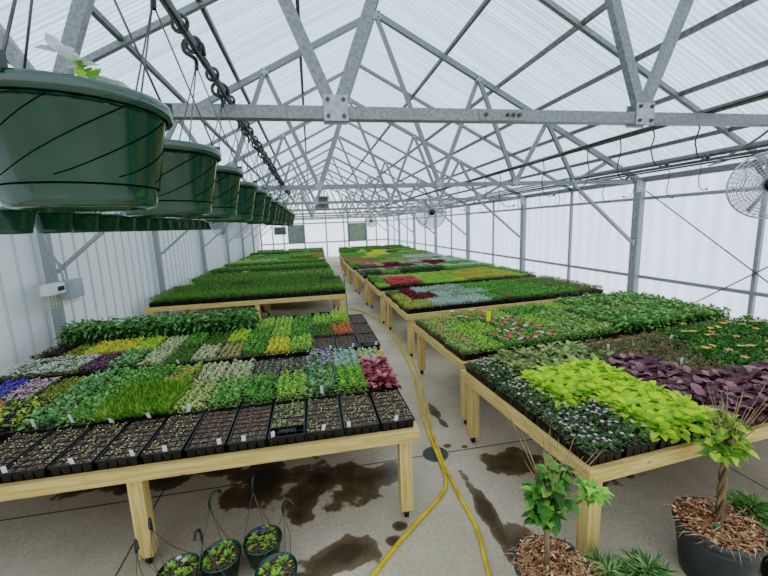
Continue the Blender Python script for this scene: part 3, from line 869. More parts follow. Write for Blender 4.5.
# the further flats, past the three hundred that show largest: one mass
FARPLAN = {
 'L3': ['crop*15', 'croplight*7 crop*8', 'crop*15'], 'L4': ['cropdark*15', 'crop*15', 'green*15'],
 'L5': ['crop*15', 'green*15', 'crop*3 green*4 whitevar*3 orangespot*5'], 'L6': ['rust*2 crop*3 green*3 alysswhite*3 tan*4', 'rust*4 green*11', 'green*15'],
 'L7': ['rust*4 green*11', 'green*7 browndark*8', 'cropdark*15'], 'L8': ['browndark*3 green*12', 'green*15', 'cropdark*15'],
 'R5': ['cropdark*2 green*2 cropdark*6 green*5', 'pinkwhite*3 magenta*2 pinkwhite*5 silver*5', 'maroon*7 pinkwhite*2 maroon*3 green*3'],
 'R6': ['mossgreen magenta*3 maroon*2 pinkwhite*3 maroon*3 silver*3', 'green*2 tan*2 paleflower*4 pinkwhite*3 silver*4', 'green*2 coral*4 tan*3 pinkwhite*3 green*3'],
 'R7': ['rust*3 green*3 tan*3 silver*6', 'rust*5 green*4 bluesilver*6', 'green*4 lime*2 green*9'],
 'R8': ['green*4 lime*4 green*3 rust*2 green*2', 'green*4 yellow*4 maroon*2 yellowbloom*2 green*3', 'green*4 yellow*4 maroon*3 orangespot*4'],
 'R9': ['crop*4 yellow*4 rust*3 green*4', 'crop*4 lime*4 tan*3 green*4', 'crop*15'], 'R10': ['green*15', 'crop*15', 'crop*15'],
}
far = Soup()
FC = {}
tb = bmesh.new()
for bn, rows in FARPLAN.items():
    b = FAR[bn]; a = math.radians(b['ang']); s = b['side']
    U = Vector((math.cos(a) * s, math.sin(a) * s)); V = Vector(b['V'])
    pitch = (b['w'] - .05) / 15
    for r, sp in enumerate(rows):
        rk = row(sp)[:15]
        for c, kind in enumerate(rk):
            if random.random() < .22: kind = rk[max(0, min(14, c + random.choice((-2, -1, 1, 2))))]
            if random.random() < .07: kind = random.choice(('palegreen', 'paleflower', 'silver', 'lightgreen', 'tan'))
            v = (.04 + (r + .5) * (V.length - .08) / 3) / V.length
            p = Vector(b['P0']) + U * (.03 + pitch * (c + .5)) + V * v
            if kind not in FC: FC[kind] = make_plants(kind, .5)
            so, fl = FC[kind]
            sc = (V.length / 3) / .56
            far.add(so, (p.x, p.y, BT), a)
            if fl: far.add(fl, (p.x, p.y, BT), a)
            x, y = TW / 2 - .004, (V.length - .08) / 6 - .01
            ca, sa = math.cos(a), math.sin(a)
            vs = []
            for z, k in ((0.001, .93), (TH - .012, 1)):
                for dx, dy in ((-x, -y), (x, -y), (x, y), (-x, y)):
                    dx *= k; dy *= k
                    vs.append((p.x + dx * ca - dy * sa, p.y + dx * sa + dy * ca, BT + z))
            far.raw(vs, [(4, 5, 6, 7), (0, 1, 5, 4), (1, 2, 6, 5), (2, 3, 7, 6), (3, 0, 4, 7)], (.003, .003, .003), 1)
o = bpy.data.objects.new('seedling_trays', far.mesh('seedling_trays', [M['leaf'], M['black']])); link(o)
tag(o, 'mass of distant flats of green, red and yellow plants towards the end wall', 'plant trays', None, 'stuff')

# ------------------------------------------------------------------ the shell
def struct(mb, name, mats):
    return tag(mb.build(name, mats), kind='structure')


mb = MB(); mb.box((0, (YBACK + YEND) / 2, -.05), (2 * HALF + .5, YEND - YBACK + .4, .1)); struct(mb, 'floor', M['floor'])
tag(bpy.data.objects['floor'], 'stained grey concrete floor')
mb = MB()
for y in (3.2, 6.9, 10.6, 14.3, 18, 21.7): mb.box((0, y, .0008), (2 * HALF, .012, .0012))
mb.box((2.35, 12, .0006), (.012, 30, .0008)); mb.box((-2.5, 12, .0006), (.012, 30, .0008))
struct(mb, 'trim_1', M['joint'])
# drain
dr = empty('floor_drain', (-.06, 3.2, 0)); tag(dr, 'round rusty drain cover set in the aisle floor under the hose', 'drain')
MB().lathe([(.125, 0), (.125, .004), (.108, .004), (.108, .001)], n=32).build('drain_ring', M['darksteel'], dr)
mb = MB()
for i in range(-4, 5):
    hw = math.sqrt(max(.0, .105 ** 2 - (i * .023) ** 2))
    mb.box((i * .023, 0, .003), (.011, 2 * hw, .003))
mb.build('drain_grate', M['darksteel'], dr)
MB().lathe([(.001, .0016), (.107, .0016)], n=32).build('drain_hole', M['hole'], dr)

# roof slopes (thin sheets) -- ceiling
for sgn, nm in ((-1, 'ceiling_left'), (1, 'ceiling_right')):
    off = .16
    e = (sgn * (HALF + .12), CH + off - .12 * RISE)
    r = (0, RIDGE + off)
    mb = MB()
    q = [(e[0], YBACK, e[1]), (r[0], YBACK, r[1]), (r[0], YEND, r[1]), (e[0], YEND, e[1])]
    mb.quad(*(q if sgn < 0 else q[::-1]))
    o = struct(mb, nm, M['roof']); tag(o, 'translucent ribbed roof sheet')
# right wall film
XW = HALF + .12
mb = MB(); mb.quad((XW, YBACK, 0), (XW, YEND, 0), (XW, YEND, CH + .11), (XW, YBACK, CH + .11)); o = struct(mb, 'wall_right', M['wallfilm'])
# end wall with gable
for y, nm in ((YEND + .05, 'wall_end'), (YBACK, 'wall_back')):
    bm_ = MB(); v = [bm_.bm.verts.new(p) for p in ((-XW, y, 0), (XW, y, 0), (XW, y, CH + .1), (0, y, RIDGE + .16), (-XW, y, CH + .1))]
    bm_.bm.faces.new(v); struct(bm_, nm, M['endfilm'])
# left wall: ribbed white steel
mb = MB()
mb.quad((-XW, YBACK, 0), (-XW, YEND, 0), (-XW, YEND, CH + .11), (-XW, YBACK, CH + .11))
y = YBACK + .1
while y < YEND:
    x = -XW
    p = [(x, y - .022), (x + .016, y - .010), (x + .016, y + .010), (x, y + .022)]
    for (a0, b0), mi in zip(((0, 1), (1, 2), (2, 3)), (1, 1, 1)):
        mb.quad((p[a0][0] + .001, p[a0][1], 0), (p[b0][0] + .001, p[b0][1], 0), (p[b0][0] + .001, p[b0][1], CH + .1), (p[a0][0] + .001, p[a0][1], CH + .1), mi)
    y += .305
o = struct(mb, 'wall_left', [M['siding'], M['sidingrib']]); tag(o, 'white ribbed metal side wall')

# rails on the right wall, end wall; base boards
def rail(name, p, q, w, d, mat='steel'):
    mb = MB(); mb.bar(p, q, w, d, up=(0, 0, 1)); return mb


trims = 1
for (z, w) in ((CAMZ + .28, .05), (CAMZ - 1.09, .05)):
    trims += 1
    struct(MB().bar((XW - .035, YBACK, z), (XW - .035, YEND, z), .03, w, up=(0, 0, 1)), 'trim_%d' % trims, M['post'])
trims += 1; struct(MB().bar((XW - .03, YBACK, .08), (XW - .03, YEND, .08), .04, .16, up=(0, 0, 1)), 'trim_%d' % trims, M['woody'])
trims += 1; struct(MB().bar((XW - .05, YBACK, CH + .02), (XW - .05, YEND, CH + .02), .07, .09, up=(0, 0, 1)), 'trim_%d' % trims, M['steel'])
trims += 1; struct(MB().bar((-XW + .07, YBACK, CH + .02), (-XW + .07, YEND, CH + .02), .07, .09, up=(0, 0, 1)), 'trim_%d' % trims, M['steel'])
for z in (CAMZ + .28, CAMZ - 1.09, CH):
    trims += 1; struct(MB().bar((-HALF, YEND - .0, z), (HALF, YEND - .0, z), .05, .07, up=(0, 0, 1)), 'trim_%d' % trims, M['steel'])
for x, w in ((-3.0, .06), (-1.55, .09), (0.02, .07), (1.3, .06), (1.62, .1), (2.95, .1), (3.7, .06), (-3.75, .06)):
    trims += 1
    zt = RIDGE - RISE * abs(x)
    struct(MB().bar((x, YEND - .02, 0), (x, YEND - .02, zt if abs(x) < 2 else CH), w, .06), 'trim_%d' % trims, M['steel'])

# ------------------------------------------------------------------ trusses
A_, B_, C_ = .927, 2.2178, 3.2854
T1X, T2X, EX = (A_ + B_) / 2, (B_ + C_) / 2, 3.93
def zr(x): return RIDGE - RISE * abs(x)


_b = MB(); _b.tube([(0, -.013, 0), (0, 0, 0)], .011, 6); _b.tube([(0, -.019, 0), (0, 0, 0)], .006, 6); BOLT_ME = _b.mesh('bolt', M['bolt'])


def bolts(k, parent, pts):
    if k > 2: return
    for (x, z) in pts:
        o = link(bpy.data.objects.new('bolt', BOLT_ME), parent); o.location = (x, -.037, z)


def make_truss(k):
    y = T[k]
    root = empty('roof_truss', (0, y, CH))
    tag(root, ['nearest steel roof truss, its thick bottom chord crossing the whole view', 'second steel roof truss from the camera, its ridge plate in view', 'third steel roof truss from the camera', 'fourth steel roof truss from the camera', 'fifth steel roof truss from the camera', 'sixth steel roof truss from the camera', 'seventh steel roof truss, the last before the end wall', 'steel gable truss framing the end wall'][k], 'truss', 'steel roof trusses')
    h = lambda x, z: (x, 0, z - CH)
    t = .062
    MB().bar((-HALF, 0, 0), (HALF, 0, 0), t, t).build('bottom_chord', M['steel'], root)
    for s in (-1, 1):
        MB().bar(h(s * (HALF + .02), CH - .01), h(0, RIDGE), .075, .06).build('rafter', M['steel'], root)
    web = [((0, RIDGE), (A_, CH)), ((T1X, zr(T1X)), (A_, CH)), ((T1X, zr(T1X)), (B_, CH)), ((T2X, zr(T2X)), (B_, CH)), ((T2X, zr(T2X)), (C_, CH)), ((EX, zr(EX)), (C_, CH))]
    for s in (-1, 1):
        for n, ((x1, z1), (x2, z2)) in enumerate(web):
            dy = .012 * (1 if n % 2 else -1)
            MB().bar((s * x1, dy, z1 - CH), (s * x2, dy, z2 - CH), .058, .045).build('web_member', M['steel'], root)
    # gusset plates with bolts
    for s in (-1, 1):
        for x, z in ((A_, CH), (B_, CH), (C_, CH), (T1X, zr(T1X)), (T2X, zr(T2X))):
            w, hh = ((.125, .125) if z == CH else (.1, .085))
            zz = z - CH + (.02 if z == CH else -.015)
            MB().box((s * x, .037, zz), (w, .006, hh)).build('gusset_plate', M['plate'], root)
            g = MB().box((s * x, -.037, zz), (w, .006, hh)).build('gusset_plate', M['plate'], root)
            bolts(k, g, [(s * x + bx * w * .32, zz + bz * hh * .32) for bx in (-1, 1) for bz in (-1, 1)])
    g = MB().box((0, -.037, RIDGE - CH - .03), (.15, .006, .11)).build('gusset_plate', M['plate'], root)
    bolts(k, g, [(bx * .045, RIDGE - CH - .03 + bz * .03) for bx in (-1, 1) for bz in (-1, 1)])
    # splice on the bottom chord
    s_ = MB().box((.0, -.034, 0), (.28, .005, .055)).build('splice_plate', M['steel'], root)
    bolts(k, s_, [(x, 0) for x in (-.1, .03, .065, .1)])
    return root


for k in range(8): make_truss(k)

# posts + braces
for k in range(8):
    y = T[k]
    for s, nm in ((-1, 'left'), (1, 'right')):
        where = 'beside the white ribbed wall' if s < 0 else 'along the translucent right wall'
        root = empty('wall_post', (s * (HALF - .0), y, 0))
        tag(root, 'galvanised steel post %s, %s from the camera' % (where, ORD[k]), 'post', 'steel posts ' + where)
        if s > 0:
            mb = MB(); mb.box((-.03, 0, (CH - .03) / 2), (.012, .12, CH - .03)).box((.02, -.055, (CH - .03) / 2), (.1, .01, CH - .03)).box((.02, .055, (CH - .03) / 2), (.1, .01, CH - .03))
            mb.build('column', M['post'], root)
            MB().box((.04, .11, CH / 2), (.05, .045, CH)).build('stud', M['post'], root)
            h = MB()
            for i in range(9): h.tube([(-.0375, 0, 1.45 + i * .17), (-.0365, 0, 1.45 + i * .17)], .012, 8)
            h.build('bolt_holes', M['bolt'], root)
            MB().box((-.06, -.064, CH - .09), (.12, .008, .2)).build('top_plate', M['plate'], root)
        else:
            mb = MB(); mb.box((0, 0, (CH - .03) / 2), (.1, .1, CH - .03)); mb.build('column', M['post'], root)
            MB().box((.03, -.055, CH - .09), (.12, .008, .2)).build('top_plate', M['plate'], root)
        br = MB().bar((-s * (HALF - C_), .0, CH - .04), (-s * .08, 0, CAMZ - .47), .045, .045).build('knee_brace', M['post'], root)
        MB().box((-s * .065, -.03, CAMZ - .47), (.05, .012, .09)).build('brace_bracket', M['plate'], br)
for k in range(-1, 7):
    y = (T[k] + T[k + 1]) / 2 if k >= 0 else T[0] - BAY / 2
    root = empty('intermediate_rafter', (0, y, RIDGE))
    tag(root, 'pair of slim rafters between trusses, %s pair from the camera' % ORD[k + 1], 'rafter', 'slim rafters between the trusses')
    for s in (-1, 1):
        MB().bar((s * (HALF + .02), 0, CH - RIDGE + .04), (0, 0, .04), .05, .05).build('rafter_bar', M['steel'], root)
# slender studs between the right posts
for k in range(-1, 7):
    y = (T[k] + T[k + 1]) / 2 if k >= 0 else T[0] - BAY / 2
    o = MB().box((XW - .04, y, (CH) / 2), (.045, .05, CH)).build('wall_stud', M['post'])
    tag(o, 'slim steel stud on the right wall, %s bay from the camera' % (ORD[k + 1]), 'stud', 'slim studs on the right wall')
# cross bracing cables
for n, (p, q) in enumerate((((XW - .07, T[1] - .1, CAMZ + .4), (XW - .07, 2.2, CAMZ - 2.0)), ((XW - .08, T[1] - .1, CAMZ - 2.1), (XW - .08, 2.2, CAMZ + .45)))):
    o = MB().tube([p, q], .008, 6).build('bracing_cable', M['darksteel'])
    tag(o, ['thin bracing cable falling from the second right post towards the camera', 'thin bracing cable rising towards the camera behind the right benches'][n], 'cable', 'crossed bracing cables')

# purlins
pn = 0
for x, d in ((-3.95, 'lowest on the left slope'), (-3.25, 'second lowest on the left slope'), (-2.6, 'third up on the left slope'), (-1.93, 'fourth up on the left slope'), (-1.07, 'highest on the left slope'),
             (0, 'along the ridge'), (1.06, 'highest on the right slope'), (1.9, 'second from the ridge on the right slope'), (2.56, 'third from the ridge on the right slope'), (3.21, 'fourth from the ridge on the right slope'), (3.95, 'lowest on the right slope')):
    z = zr(x) + .075 + (.01 if x == 0 else 0)
    o = MB().bar((0, YBACK + .02, 0), (0, YEND, 0), .042 if x else .06, .05, up=(0, 0, 1)).build('roof_purlin', M['darksteel'], loc=(x, 0, z))
    tag(o, 'steel roof purlin, %s' % d, 'purlin', 'roof purlins')

# small fluorescent-like conduit + pipes on the eave, right
for n, (x, z, r, lab, mt_) in enumerate(((4.02, CAMZ + .765, .02, 'grey pipe running under the right eave, topmost of the bundle', 'steel'), (4.0, CAMZ + .715, .014, 'black hose line second from the top under the right eave', 'tube'),
                                (4.03, CAMZ + .672, .02, 'dark steel pipe third down under the right eave', 'darksteel'), (4.0, CAMZ + .632, .012, 'thin black hose line lowest of the bundle under the right eave', 'tube'))):
    o = MB().tube([(x, YBACK + .05, z), (x, YEND - .1, z)], r, 8).build('eave_pipe', M[mt_])
    tag(o, lab, 'pipe', 'pipes along the right eave')
PX = 1.45
PZ = CH + .031 + .024
# basket rails: hang pipes lying on the bottom chords
o = MB().tube([(-PX, -.6, PZ), (-PX, YEND - .15, PZ)], .0145, 10).build('hanging_rail', M['pipe']); tag(o, 'steel pipe carrying the front row of green hanging baskets', 'pipe')
o = MB().tube([(PX, -.6, PZ), (PX, YEND - .15, PZ)], .021, 10).build('hanging_rail', M['darksteel']); tag(o, 'steel pipe on the trusses right of the ridge with black tubing', 'pipe')
o = MB().tube(smooth_path([(PX - .035, -.6 + i * .9, PZ + .004 - .014 * (i % 2)) for i in range(32)], 3), .008, 6).build('irrigation_line', M['tube']); tag(o, 'thin black irrigation line tied beside the right hand overhead pipe', 'hose')
PX2 = 3.13
o = MB().tube([(-PX2, .2, PZ), (-PX2, YEND - .15, PZ)], .021, 10).build('hanging_rail', M['darksteel']); tag(o, 'steel pipe carrying the rear row of baskets near the white wall', 'pipe')


# drip droppers
def dropper(x, y, z, drop, curl, dirx, label):
    pts = [(0, 0, 0), (0.012 * dirx, 0.0, -drop * .3), (-.012 * dirx, .0, -drop * .65), (.0, .0, -drop * .82)]
    for i in range(1, 6):
        a = i / 5 * PI * .62
        pts.append((dirx * (curl - curl * math.cos(a)), 0, -drop * .82 - curl * math.sin(a)))
    root = MB().tube(smooth_path(pts, 4), .0045, 6).build('hanging_drip_tube', M['tube'], loc=(x, y, z))
    e = pts[-1]
    MB().tube([e, (e[0] + dirx * .02, e[1], e[2] + .012)], .010, 8).build('drip_emitter', M['tube'], root)
    tag(root, label, 'drip tube', 'black drip tubes under the roof')


for i, (y, drop, curl) in enumerate(((2.19, .24, .07), (2.53, .2, .1), (2.84, .32, .06), (3.2, .3, .13), (3.9, .34, .1), (4.88, .36, .15), (5.3, .3, .12), (6.4, .4, .1), (7.3, .36, .14), (8.6, .4, .1))):
    dropper(PX, y, PZ - .014, drop, curl, 1 if i not in (3, 6) else -1, 'curled black drip tube hanging from the right overhead pipe, %s from the camera' % ORD[i])
for i, (y, drop, curl) in enumerate(((3.75, .42, .1), (4.3, .36, .09), (4.75, .5, .07), (5.35, .34, .12), (6.0, .42, .1), (6.6, .3, .12), (7.2, .46, .1), (7.9, .36, .12), (8.8, .44, .1), (9.8, .4, .14), (10.9, .44, .12), (12.2, .4, .12))):
    dropper(4.0, y, CAMZ + .622, drop * .8, curl, 1 if i % 3 else -1, 'curled black drip tube hanging from the right eave pipes, %s from the camera' % ORD[i])
o = MB().tube(smooth_path([(PX, 1.75, PZ - .01), (1.9, 2.1, PZ - .12), (2.5, 2.9, PZ - .2), (3.3, 3.6, PZ - .12), (3.99, 3.9, CAMZ + .63)], 6), .008, 6).build('feed_hose', M['tube']); tag(o, 'black hose sagging from the overhead pipe across to the right eave pipes', 'hose')

# ------------------------------------------------------------------ hanging baskets
def basket_pot(root, rt, rb, h, plant='tiny', swirl=True):
    t = .004
    pot = MB().lathe([(.001, .006), (rb * .8, .006), (rb * .84, 0), (rb * .97, .003), (rb * 1.02, .012), (rb * 1.035, .032), (rb * 1.06, .034), (rt * .925, h * .88), (rt * .94, h * .885), (rt * .95, h - .012), (rt * .94 - t, h - .012), (rb * .95, .02), (.001, .018)], n=64).build('pot', M['greenpot'], root)
    MB().lathe([(rt * .95, h - .022), (rt * 1.0, h - .021), (rt * 1.012, h - .005), (rt * 1.0, h), (rt * .93, h), (rt * .925, h - .02)], n=64).build('rim', M['greenpot'], pot)
    if swirl:
        sw = MB()
        for j in range(9):
            a0 = j * 2 * PI / 9
            pts = []
            for i in range(15):
                f = i / 14
                z = .045 + (h * .86 - .045) * f
                r = rb * 1.06 + (rt * .925 - rb * 1.06) * ((z - .034) / (h * .88 - .034))
                a = a0 + 1.5 * f ** .8
                pts.append(((r + .0002) * math.cos(a), (r + .0002) * math.sin(a), z))
            sw.tube(pts, .0009, 4, caps=False)
        pts = [((rt * .925 + .0005) * math.cos(a), (rt * .925 + .0005) * math.sin(a), h * .875) for a in [2 * PI * i / 48 for i in range(49)]]
        sw.tube(pts, .0014, 4, caps=False)
        pts = [((rb * 1.058) * math.cos(a), (rb * 1.058) * math.sin(a), .034) for a in [2 * PI * i / 48 for i in range(49)]]
        sw.tube(pts, .0016, 4, caps=False)
        sw.build('swirl_ribs', M['groove'], pot)
    MB().lathe([(.001, h * .84), (rt * .6, h * .86), (rt * .94, h * .84)], n=24).build('soil', M['soil'], pot)
    return pot


def leafy_clump(n, cx, cy, z, L, W, cols, r, hh, shape='sm', el=(0, 75)):
    so = Soup()
    t = rng.random(n); az = rng.uniform(0, 2 * PI, n)
    pos = np.stack([cx + r * t * np.cos(az) * .6, cy + r * t * np.sin(az) * .6, z + hh * (1 - t)], 1)
    so.leaves(pos, az, np.radians(el[1] + (el[0] - el[1]) * t + rng.normal(0, 8, n)), L * rng.uniform(.7, 1.2, n), W * rng.uniform(.8, 1.2, n), pick(cols, n), shape)
    return so


LG = [(120, 176, 60), (98, 156, 48), (146, 196, 84), (78, 130, 40)]


def hanger(root, rt, h, top, droop=None):
    """three wires from the rim to a hook; top is the hook point in local space"""
    for j in range(3):
        a = .5 + j * 2 * PI / 3
        w = MB().tube([(rt * .965 * math.cos(a), rt * .965 * math.sin(a), h + .002), (top[0], top[1], top[2])], .0022, 5).build('hanger_wire', M['wire'], root)
        MB().box((rt * .985 * math.cos(a), rt * .985 * math.sin(a), h + .008), (.014, .014, .028), rz=a).build('wire_clip', M['hook'], root)
    return w


# front row
BR, BB, BH = .15, .108, .176
nb = 16
BZ = CAMZ + .046
first = None
rimz = CAMZ + .205 - .012
for i in range(nb):
    y = .771 + .401 * i
    if i == 0 or i == 1:
        root = empty('hanging_basket', (-1.482, y, BZ))
        basket_pot(root, BR, BB, BH)
        topz = PZ - .05 - BZ
        hanger(root, BR, BH, (.025, 0, topz))
        hk = MB().tube(smooth_path([(.025, 0, topz - .015), (.025, .0, topz + .02), (-.008, 0, topz + .045), (-.008, 0, topz + .075), (.02, 0, topz + .088), (.052, 0, topz + .07), (.056, 0, topz + .035)], 5), .0075, 7)
        hk.build('hook', M['hook'], root)
        if i == 0:
            so = leafy_clump(22, -.01, .085, BH * .98, .035, .02, LG, .03, .09)
            link(bpy.data.objects.new('leaves', so.mesh('leaves', M['leaf'])), root)
            for n_, P in enumerate(([-.02, .09, BH + .095], [.022, .10, BH + .07], [-.05, .09, BH + .115])):
                fs = Soup()
                for k in range(5):
                    fs.leaves(np.array([P]), np.array([k * 1.256 + (0, .4, .9)[n_]]), np.array([(.7, .2, .9)[n_] * (1 if k % 2 else .4)]), np.array([.034]), np.array([.03]), np.array([[.86, .88, .9]]), 'big', .05, .3)
                link(bpy.data.objects.new('petunia_flower', fs.mesh('petunia_flower', M['petal'])), root)
            tag(root, 'big dark green hanging basket with white flower, nearest in the front row', 'hanging basket', 'green baskets hanging in the front row')
        else:
            so = leafy_clump(46, -.045, .02, BH * .86, .028, .02, LG, .07, .05)
            link(bpy.data.objects.new('leaves', so.mesh('leaves', M['leaf'])), root)
            first = root
            tag(root, 'dark green hanging basket, second in the front row', 'hanging basket', 'green baskets hanging in the front row')
    else:
        c = copy_tree(first)
        c.location = (-1.482 + random.uniform(-.006, .006), y, BZ + (.004 * (i % 3) - .004))
        c.rotation_euler = (0, 0, 0)
        tag(c, 'dark green hanging basket, %s in the front row' % ORD[i], 'hanging basket', 'green baskets hanging in the front row')

# rear row
rear = empty('hanging_basket', (-PX2, 1.9, CAMZ + .03))
basket_pot(rear, BR, BB, BH, swirl=False)
tz = PZ - .05 - (CAMZ + .03)
hanger(rear, BR, BH, (0, 0, tz))
MB().tube(smooth_path([(0, 0, tz - .015), (0, 0, tz + .02), (-.03, 0, tz + .045), (-.03, 0, tz + .07), (0, 0, tz + .085), (.028, 0, tz + .07), (.03, 0, tz + .04)], 4), .005, 6).build('hook', M['hook'], rear)
so = leafy_clump(30, 0, 0, BH * .86, .028, .02, LG, .07, .05)
link(bpy.data.objects.new('leaves', so.mesh('leaves', M['leaf'])), rear)
for i in range(16):
    c = rear if i == 0 else copy_tree(rear)
    c.location = (-PX2, (3.10 if i == 0 else 3.55 + .401 * (i - 1)), CAMZ + .030)
    tag(c, 'green hanging basket near the white wall, %s in the rear row' % (ORD[i]), 'hanging basket', 'green baskets hanging in the rear row')

# drip line under the front rail with its tie loops
lp = MB()
lp.tube([(-PX + .012, .5 + .2 * i, PZ - .022 - .006 * (i % 2)) for i in range(34)], .006, 6)
for i in range(33):
    y = .93 + .2 * i + (.04 if i % 3 else -.02)
    lp.tube([(-PX + .024 * math.cos(a), y + .012 * math.sin(a * .5), PZ + .024 * math.sin(a)) for a in [2 * PI * k / 14 for k in range(15)]], .0065, 6, caps=False)
o = lp.build('irrigation_line', M['tube']); tag(o, 'black irrigation tube tied under the pipe that carries the front baskets', 'hose')

# ------------------------------------------------------------------ baskets standing on the floor
def floor_basket(x, y, rz, lean, label, flower, hookdir):
    root = empty('hanging_basket', (x, y, 0), rz)
    tag(root, label, 'hanging basket', 'green baskets standing on the floor')
    pot = basket_pot(root, .125, .095, .16, swirl=False)
    so = Soup()
    for (cx, cy) in ((.045, .03), (-.04, .04), (-.01, -.05)):
        so.add(leafy_clump(34, cx, cy, .135, .032, .016, [(120, 170, 60), (98, 150, 50), (150, 194, 84)], .06, .05), (0, 0, 0))
    link(bpy.data.objects.new('pansy_leaves', so.mesh('pansy_leaves', M['leaf'])), root)
    if flower:
        fs = Soup(); P = np.array([[-.05, -.01, .20], [-.03, .03, .195]])
        for k in range(5):
            fs.leaves(P, np.full(2, k * 1.256), np.full(2, .3), np.full(2, .02), np.full(2, .02), np.tile(np.array([lin(flower)]), (2, 1)), 'sm')
        link(bpy.data.objects.new('pansy_flowers', fs.mesh('pansy_flowers', M['petal'])), root)
    top = (lean[0], lean[1], .16 + .36)
    for j in range(3):
        a = .4 + j * 2 * PI / 3
        p0 = Vector((.122 * math.cos(a), .122 * math.sin(a), .155)); p1 = Vector(top)
        mid = p0.lerp(p1, .5) + Vector((lean[0] * .2, lean[1] * .2, .0))
        MB().tube(smooth_path([p0, mid, p1], 5), .0022, 5).build('hanger_wire', M['wire'], root)
    hx, hy = hookdir
    MB().tube(smooth_path([top, (top[0], top[1], top[2] + .04), (top[0] + .02 * hx, top[1] + .02 * hy, top[2] + .085), (top[0] + .055 * hx, top[1] + .055 * hy, top[2] + .09), (top[0] + .075 * hx, top[1] + .075 * hy, top[2] + .06)], 5), .008, 8).build('hook', M['hook'], root)


FB = [(-1.55, 2.35, 'green floor basket with purple pansy, standing farthest from the camera', (90, 50, 170), (0, -.03), (-.8, .4)),
      (-1.80, 2.28, 'green floor basket with only leaves, between the purple and white pansy ones', None, (.02, -.03), (-.3, 1)),
      (-2.03, 2.22, 'green floor basket with a white pansy, leftmost of those with flowers', (240, 240, 245), (.07, -.08), (.9, .3)),
      (-1.44, 2.09, 'green floor basket nearest the aisle, with a curled hook', None, (-.05, -.05), (-.9, -.2)),
      (-1.78, 2.00, 'green floor basket cut by the lower picture edge, nearest the camera', None, (.0, .02), (-.8, .3)),
      (-2.1, 2.08, 'green floor basket standing next to the bench leg', None, (.08, .04), (.2, .8))]
for x, y, lab, fl, lean, hd in FB:
    floor_basket(x, y, random.uniform(0, 6), lean, lab, fl, hd)

# ------------------------------------------------------------------ large potted shrubs
def mulch(root, r, z, n=900):
    s = Soup()
    MBx = MB().lathe([(.001, z + .012), (r * .5, z + .01), (r, z - .01)], n=28).build('compost', M['soil'], root)
    rr = r * np.sqrt(rng.random(n)) * .99; a = rng.uniform(0, 2 * PI, n)
    pos = np.stack([rr * np.cos(a), rr * np.sin(a), z + .004 + rng.uniform(0, .022, n)], 1)
    s.leaves(pos, rng.uniform(0, 2 * PI, n), rng.normal(0, .32, n), rng.uniform(.018, .055, n), rng.uniform(.006, .017, n), pick([(150, 98, 66), (112, 70, 46), (184, 138, 100), (86, 54, 38), (206, 170, 134)], n), 'sm', .1, .1, roll=rng.normal(0, .5, n))
    n2 = n // 3
    rr = r * np.sqrt(rng.random(n2)) * 1.02; a = rng.uniform(0, 2 * PI, n2)
    pos = np.stack([rr * np.cos(a), rr * np.sin(a), z + .014 + rng.uniform(0, .02, n2)], 1)
    s.leaves(pos, rng.uniform(0, 2 * PI, n2), rng.normal(.05, .3, n2), rng.uniform(.05, .12, n2), np.full(n2, .003), pick([(186, 144, 102), (160, 112, 74), (210, 178, 136)], n2), 'sm', 0, .25)
    o = link(bpy.data.objects.new('bark_mulch', s.mesh('bark_mulch', M['matte'])), root)
    o['kind'] = 'stuff'


def big_pot(root, rt, rb, h):
    pot = MB().lathe([(rb * .96, 0), (rb, .012), (rt * .97, h * .9), (rt * 1.03, h * .91), (rt * 1.045, h - .006), (rt * 1.03, h), (rt * .975, h), (rt * .95, h * .8), (rb * .9, .03), (.001, .03)], n=56, cap_bottom=True).build('pot', M['graypot'], root)
    return pot


def shrub_leaves(root, centers, n, L, W, cols, r):
    s = Soup()
    for c in centers:
        t = rng.random(n); az = rng.uniform(0, 2 * PI, n); ph = rng.uniform(-.5, 1.3, n)
        pos = np.stack([c[0] + r * np.cos(az) * np.cos(ph) * t ** .5 * .8, c[1] + r * np.sin(az) * np.cos(ph) * t ** .5 * .8, c[2] + r * np.sin(ph) * t ** .5 * .8], 1)
        s.leaves(pos, az, np.clip(ph * .6 + rng.normal(0, .3, n) - .1, -.7, 1.2), L * rng.uniform(.6, 1.15, n), W * rng.uniform(.7, 1.15, n), pick(cols, n, .22), 'heart', .18, .3, roll=rng.normal(0, .3, n))
    link(bpy.data.objects.new('foliage', s.mesh('foliage', M['leaf'])), root)


# right pot with braided trunk
r = empty('potted_hibiscus', (1.19, 1.61, 0)); tag(r, 'braided-trunk shrub with bright green leaves in large charcoal pot of bark chips', 'potted plant')
RP = .215
big_pot(r, RP, .165, .36); mulch(r, RP * .95, .345, 1100)
tr = MB()
for j in range(3):
    pts = [(.0 + .014 * math.cos(j * 2.094 + f * 9) - .01 * f, .0 + .014 * math.sin(j * 2.094 + f * 9), .34 + f * .48) for f in [i / 18 for i in range(19)]]
    tr.tube(pts, .0105, 8)
tr.build('trunk', M['bark'], r)
tw = MB()
for j in range(26):
    a = rng.uniform(0, 6.28); sp = rng.uniform(.03, .19); hgt = rng.uniform(.2, .46)
    tw.tube([(-.01, 0, .8), (-.01 + sp * .35 * math.cos(a), sp * .35 * math.sin(a), .8 + hgt * .4), (-.01 + sp * math.cos(a), sp * math.sin(a), .8 + hgt)], [.004, .003, .0014], 5)
tw.build('bare_twigs', M['twig'], r)
shrub_leaves(r, [(-.02, 0, .87), (-.08, .0, .83), (.07, .01, .85), (.0, .0, .97)], 34, .062, .048, [(120, 158, 40), (92, 138, 36), (140, 176, 54), (60, 104, 32)], .08)
o = MB().lathe([(.001, 0), (.022, 0), (.02, .02), (.001, .024)], n=12).build('drip_emitter', M['ghose'], r); o.location = (-.05, -.03, .36)

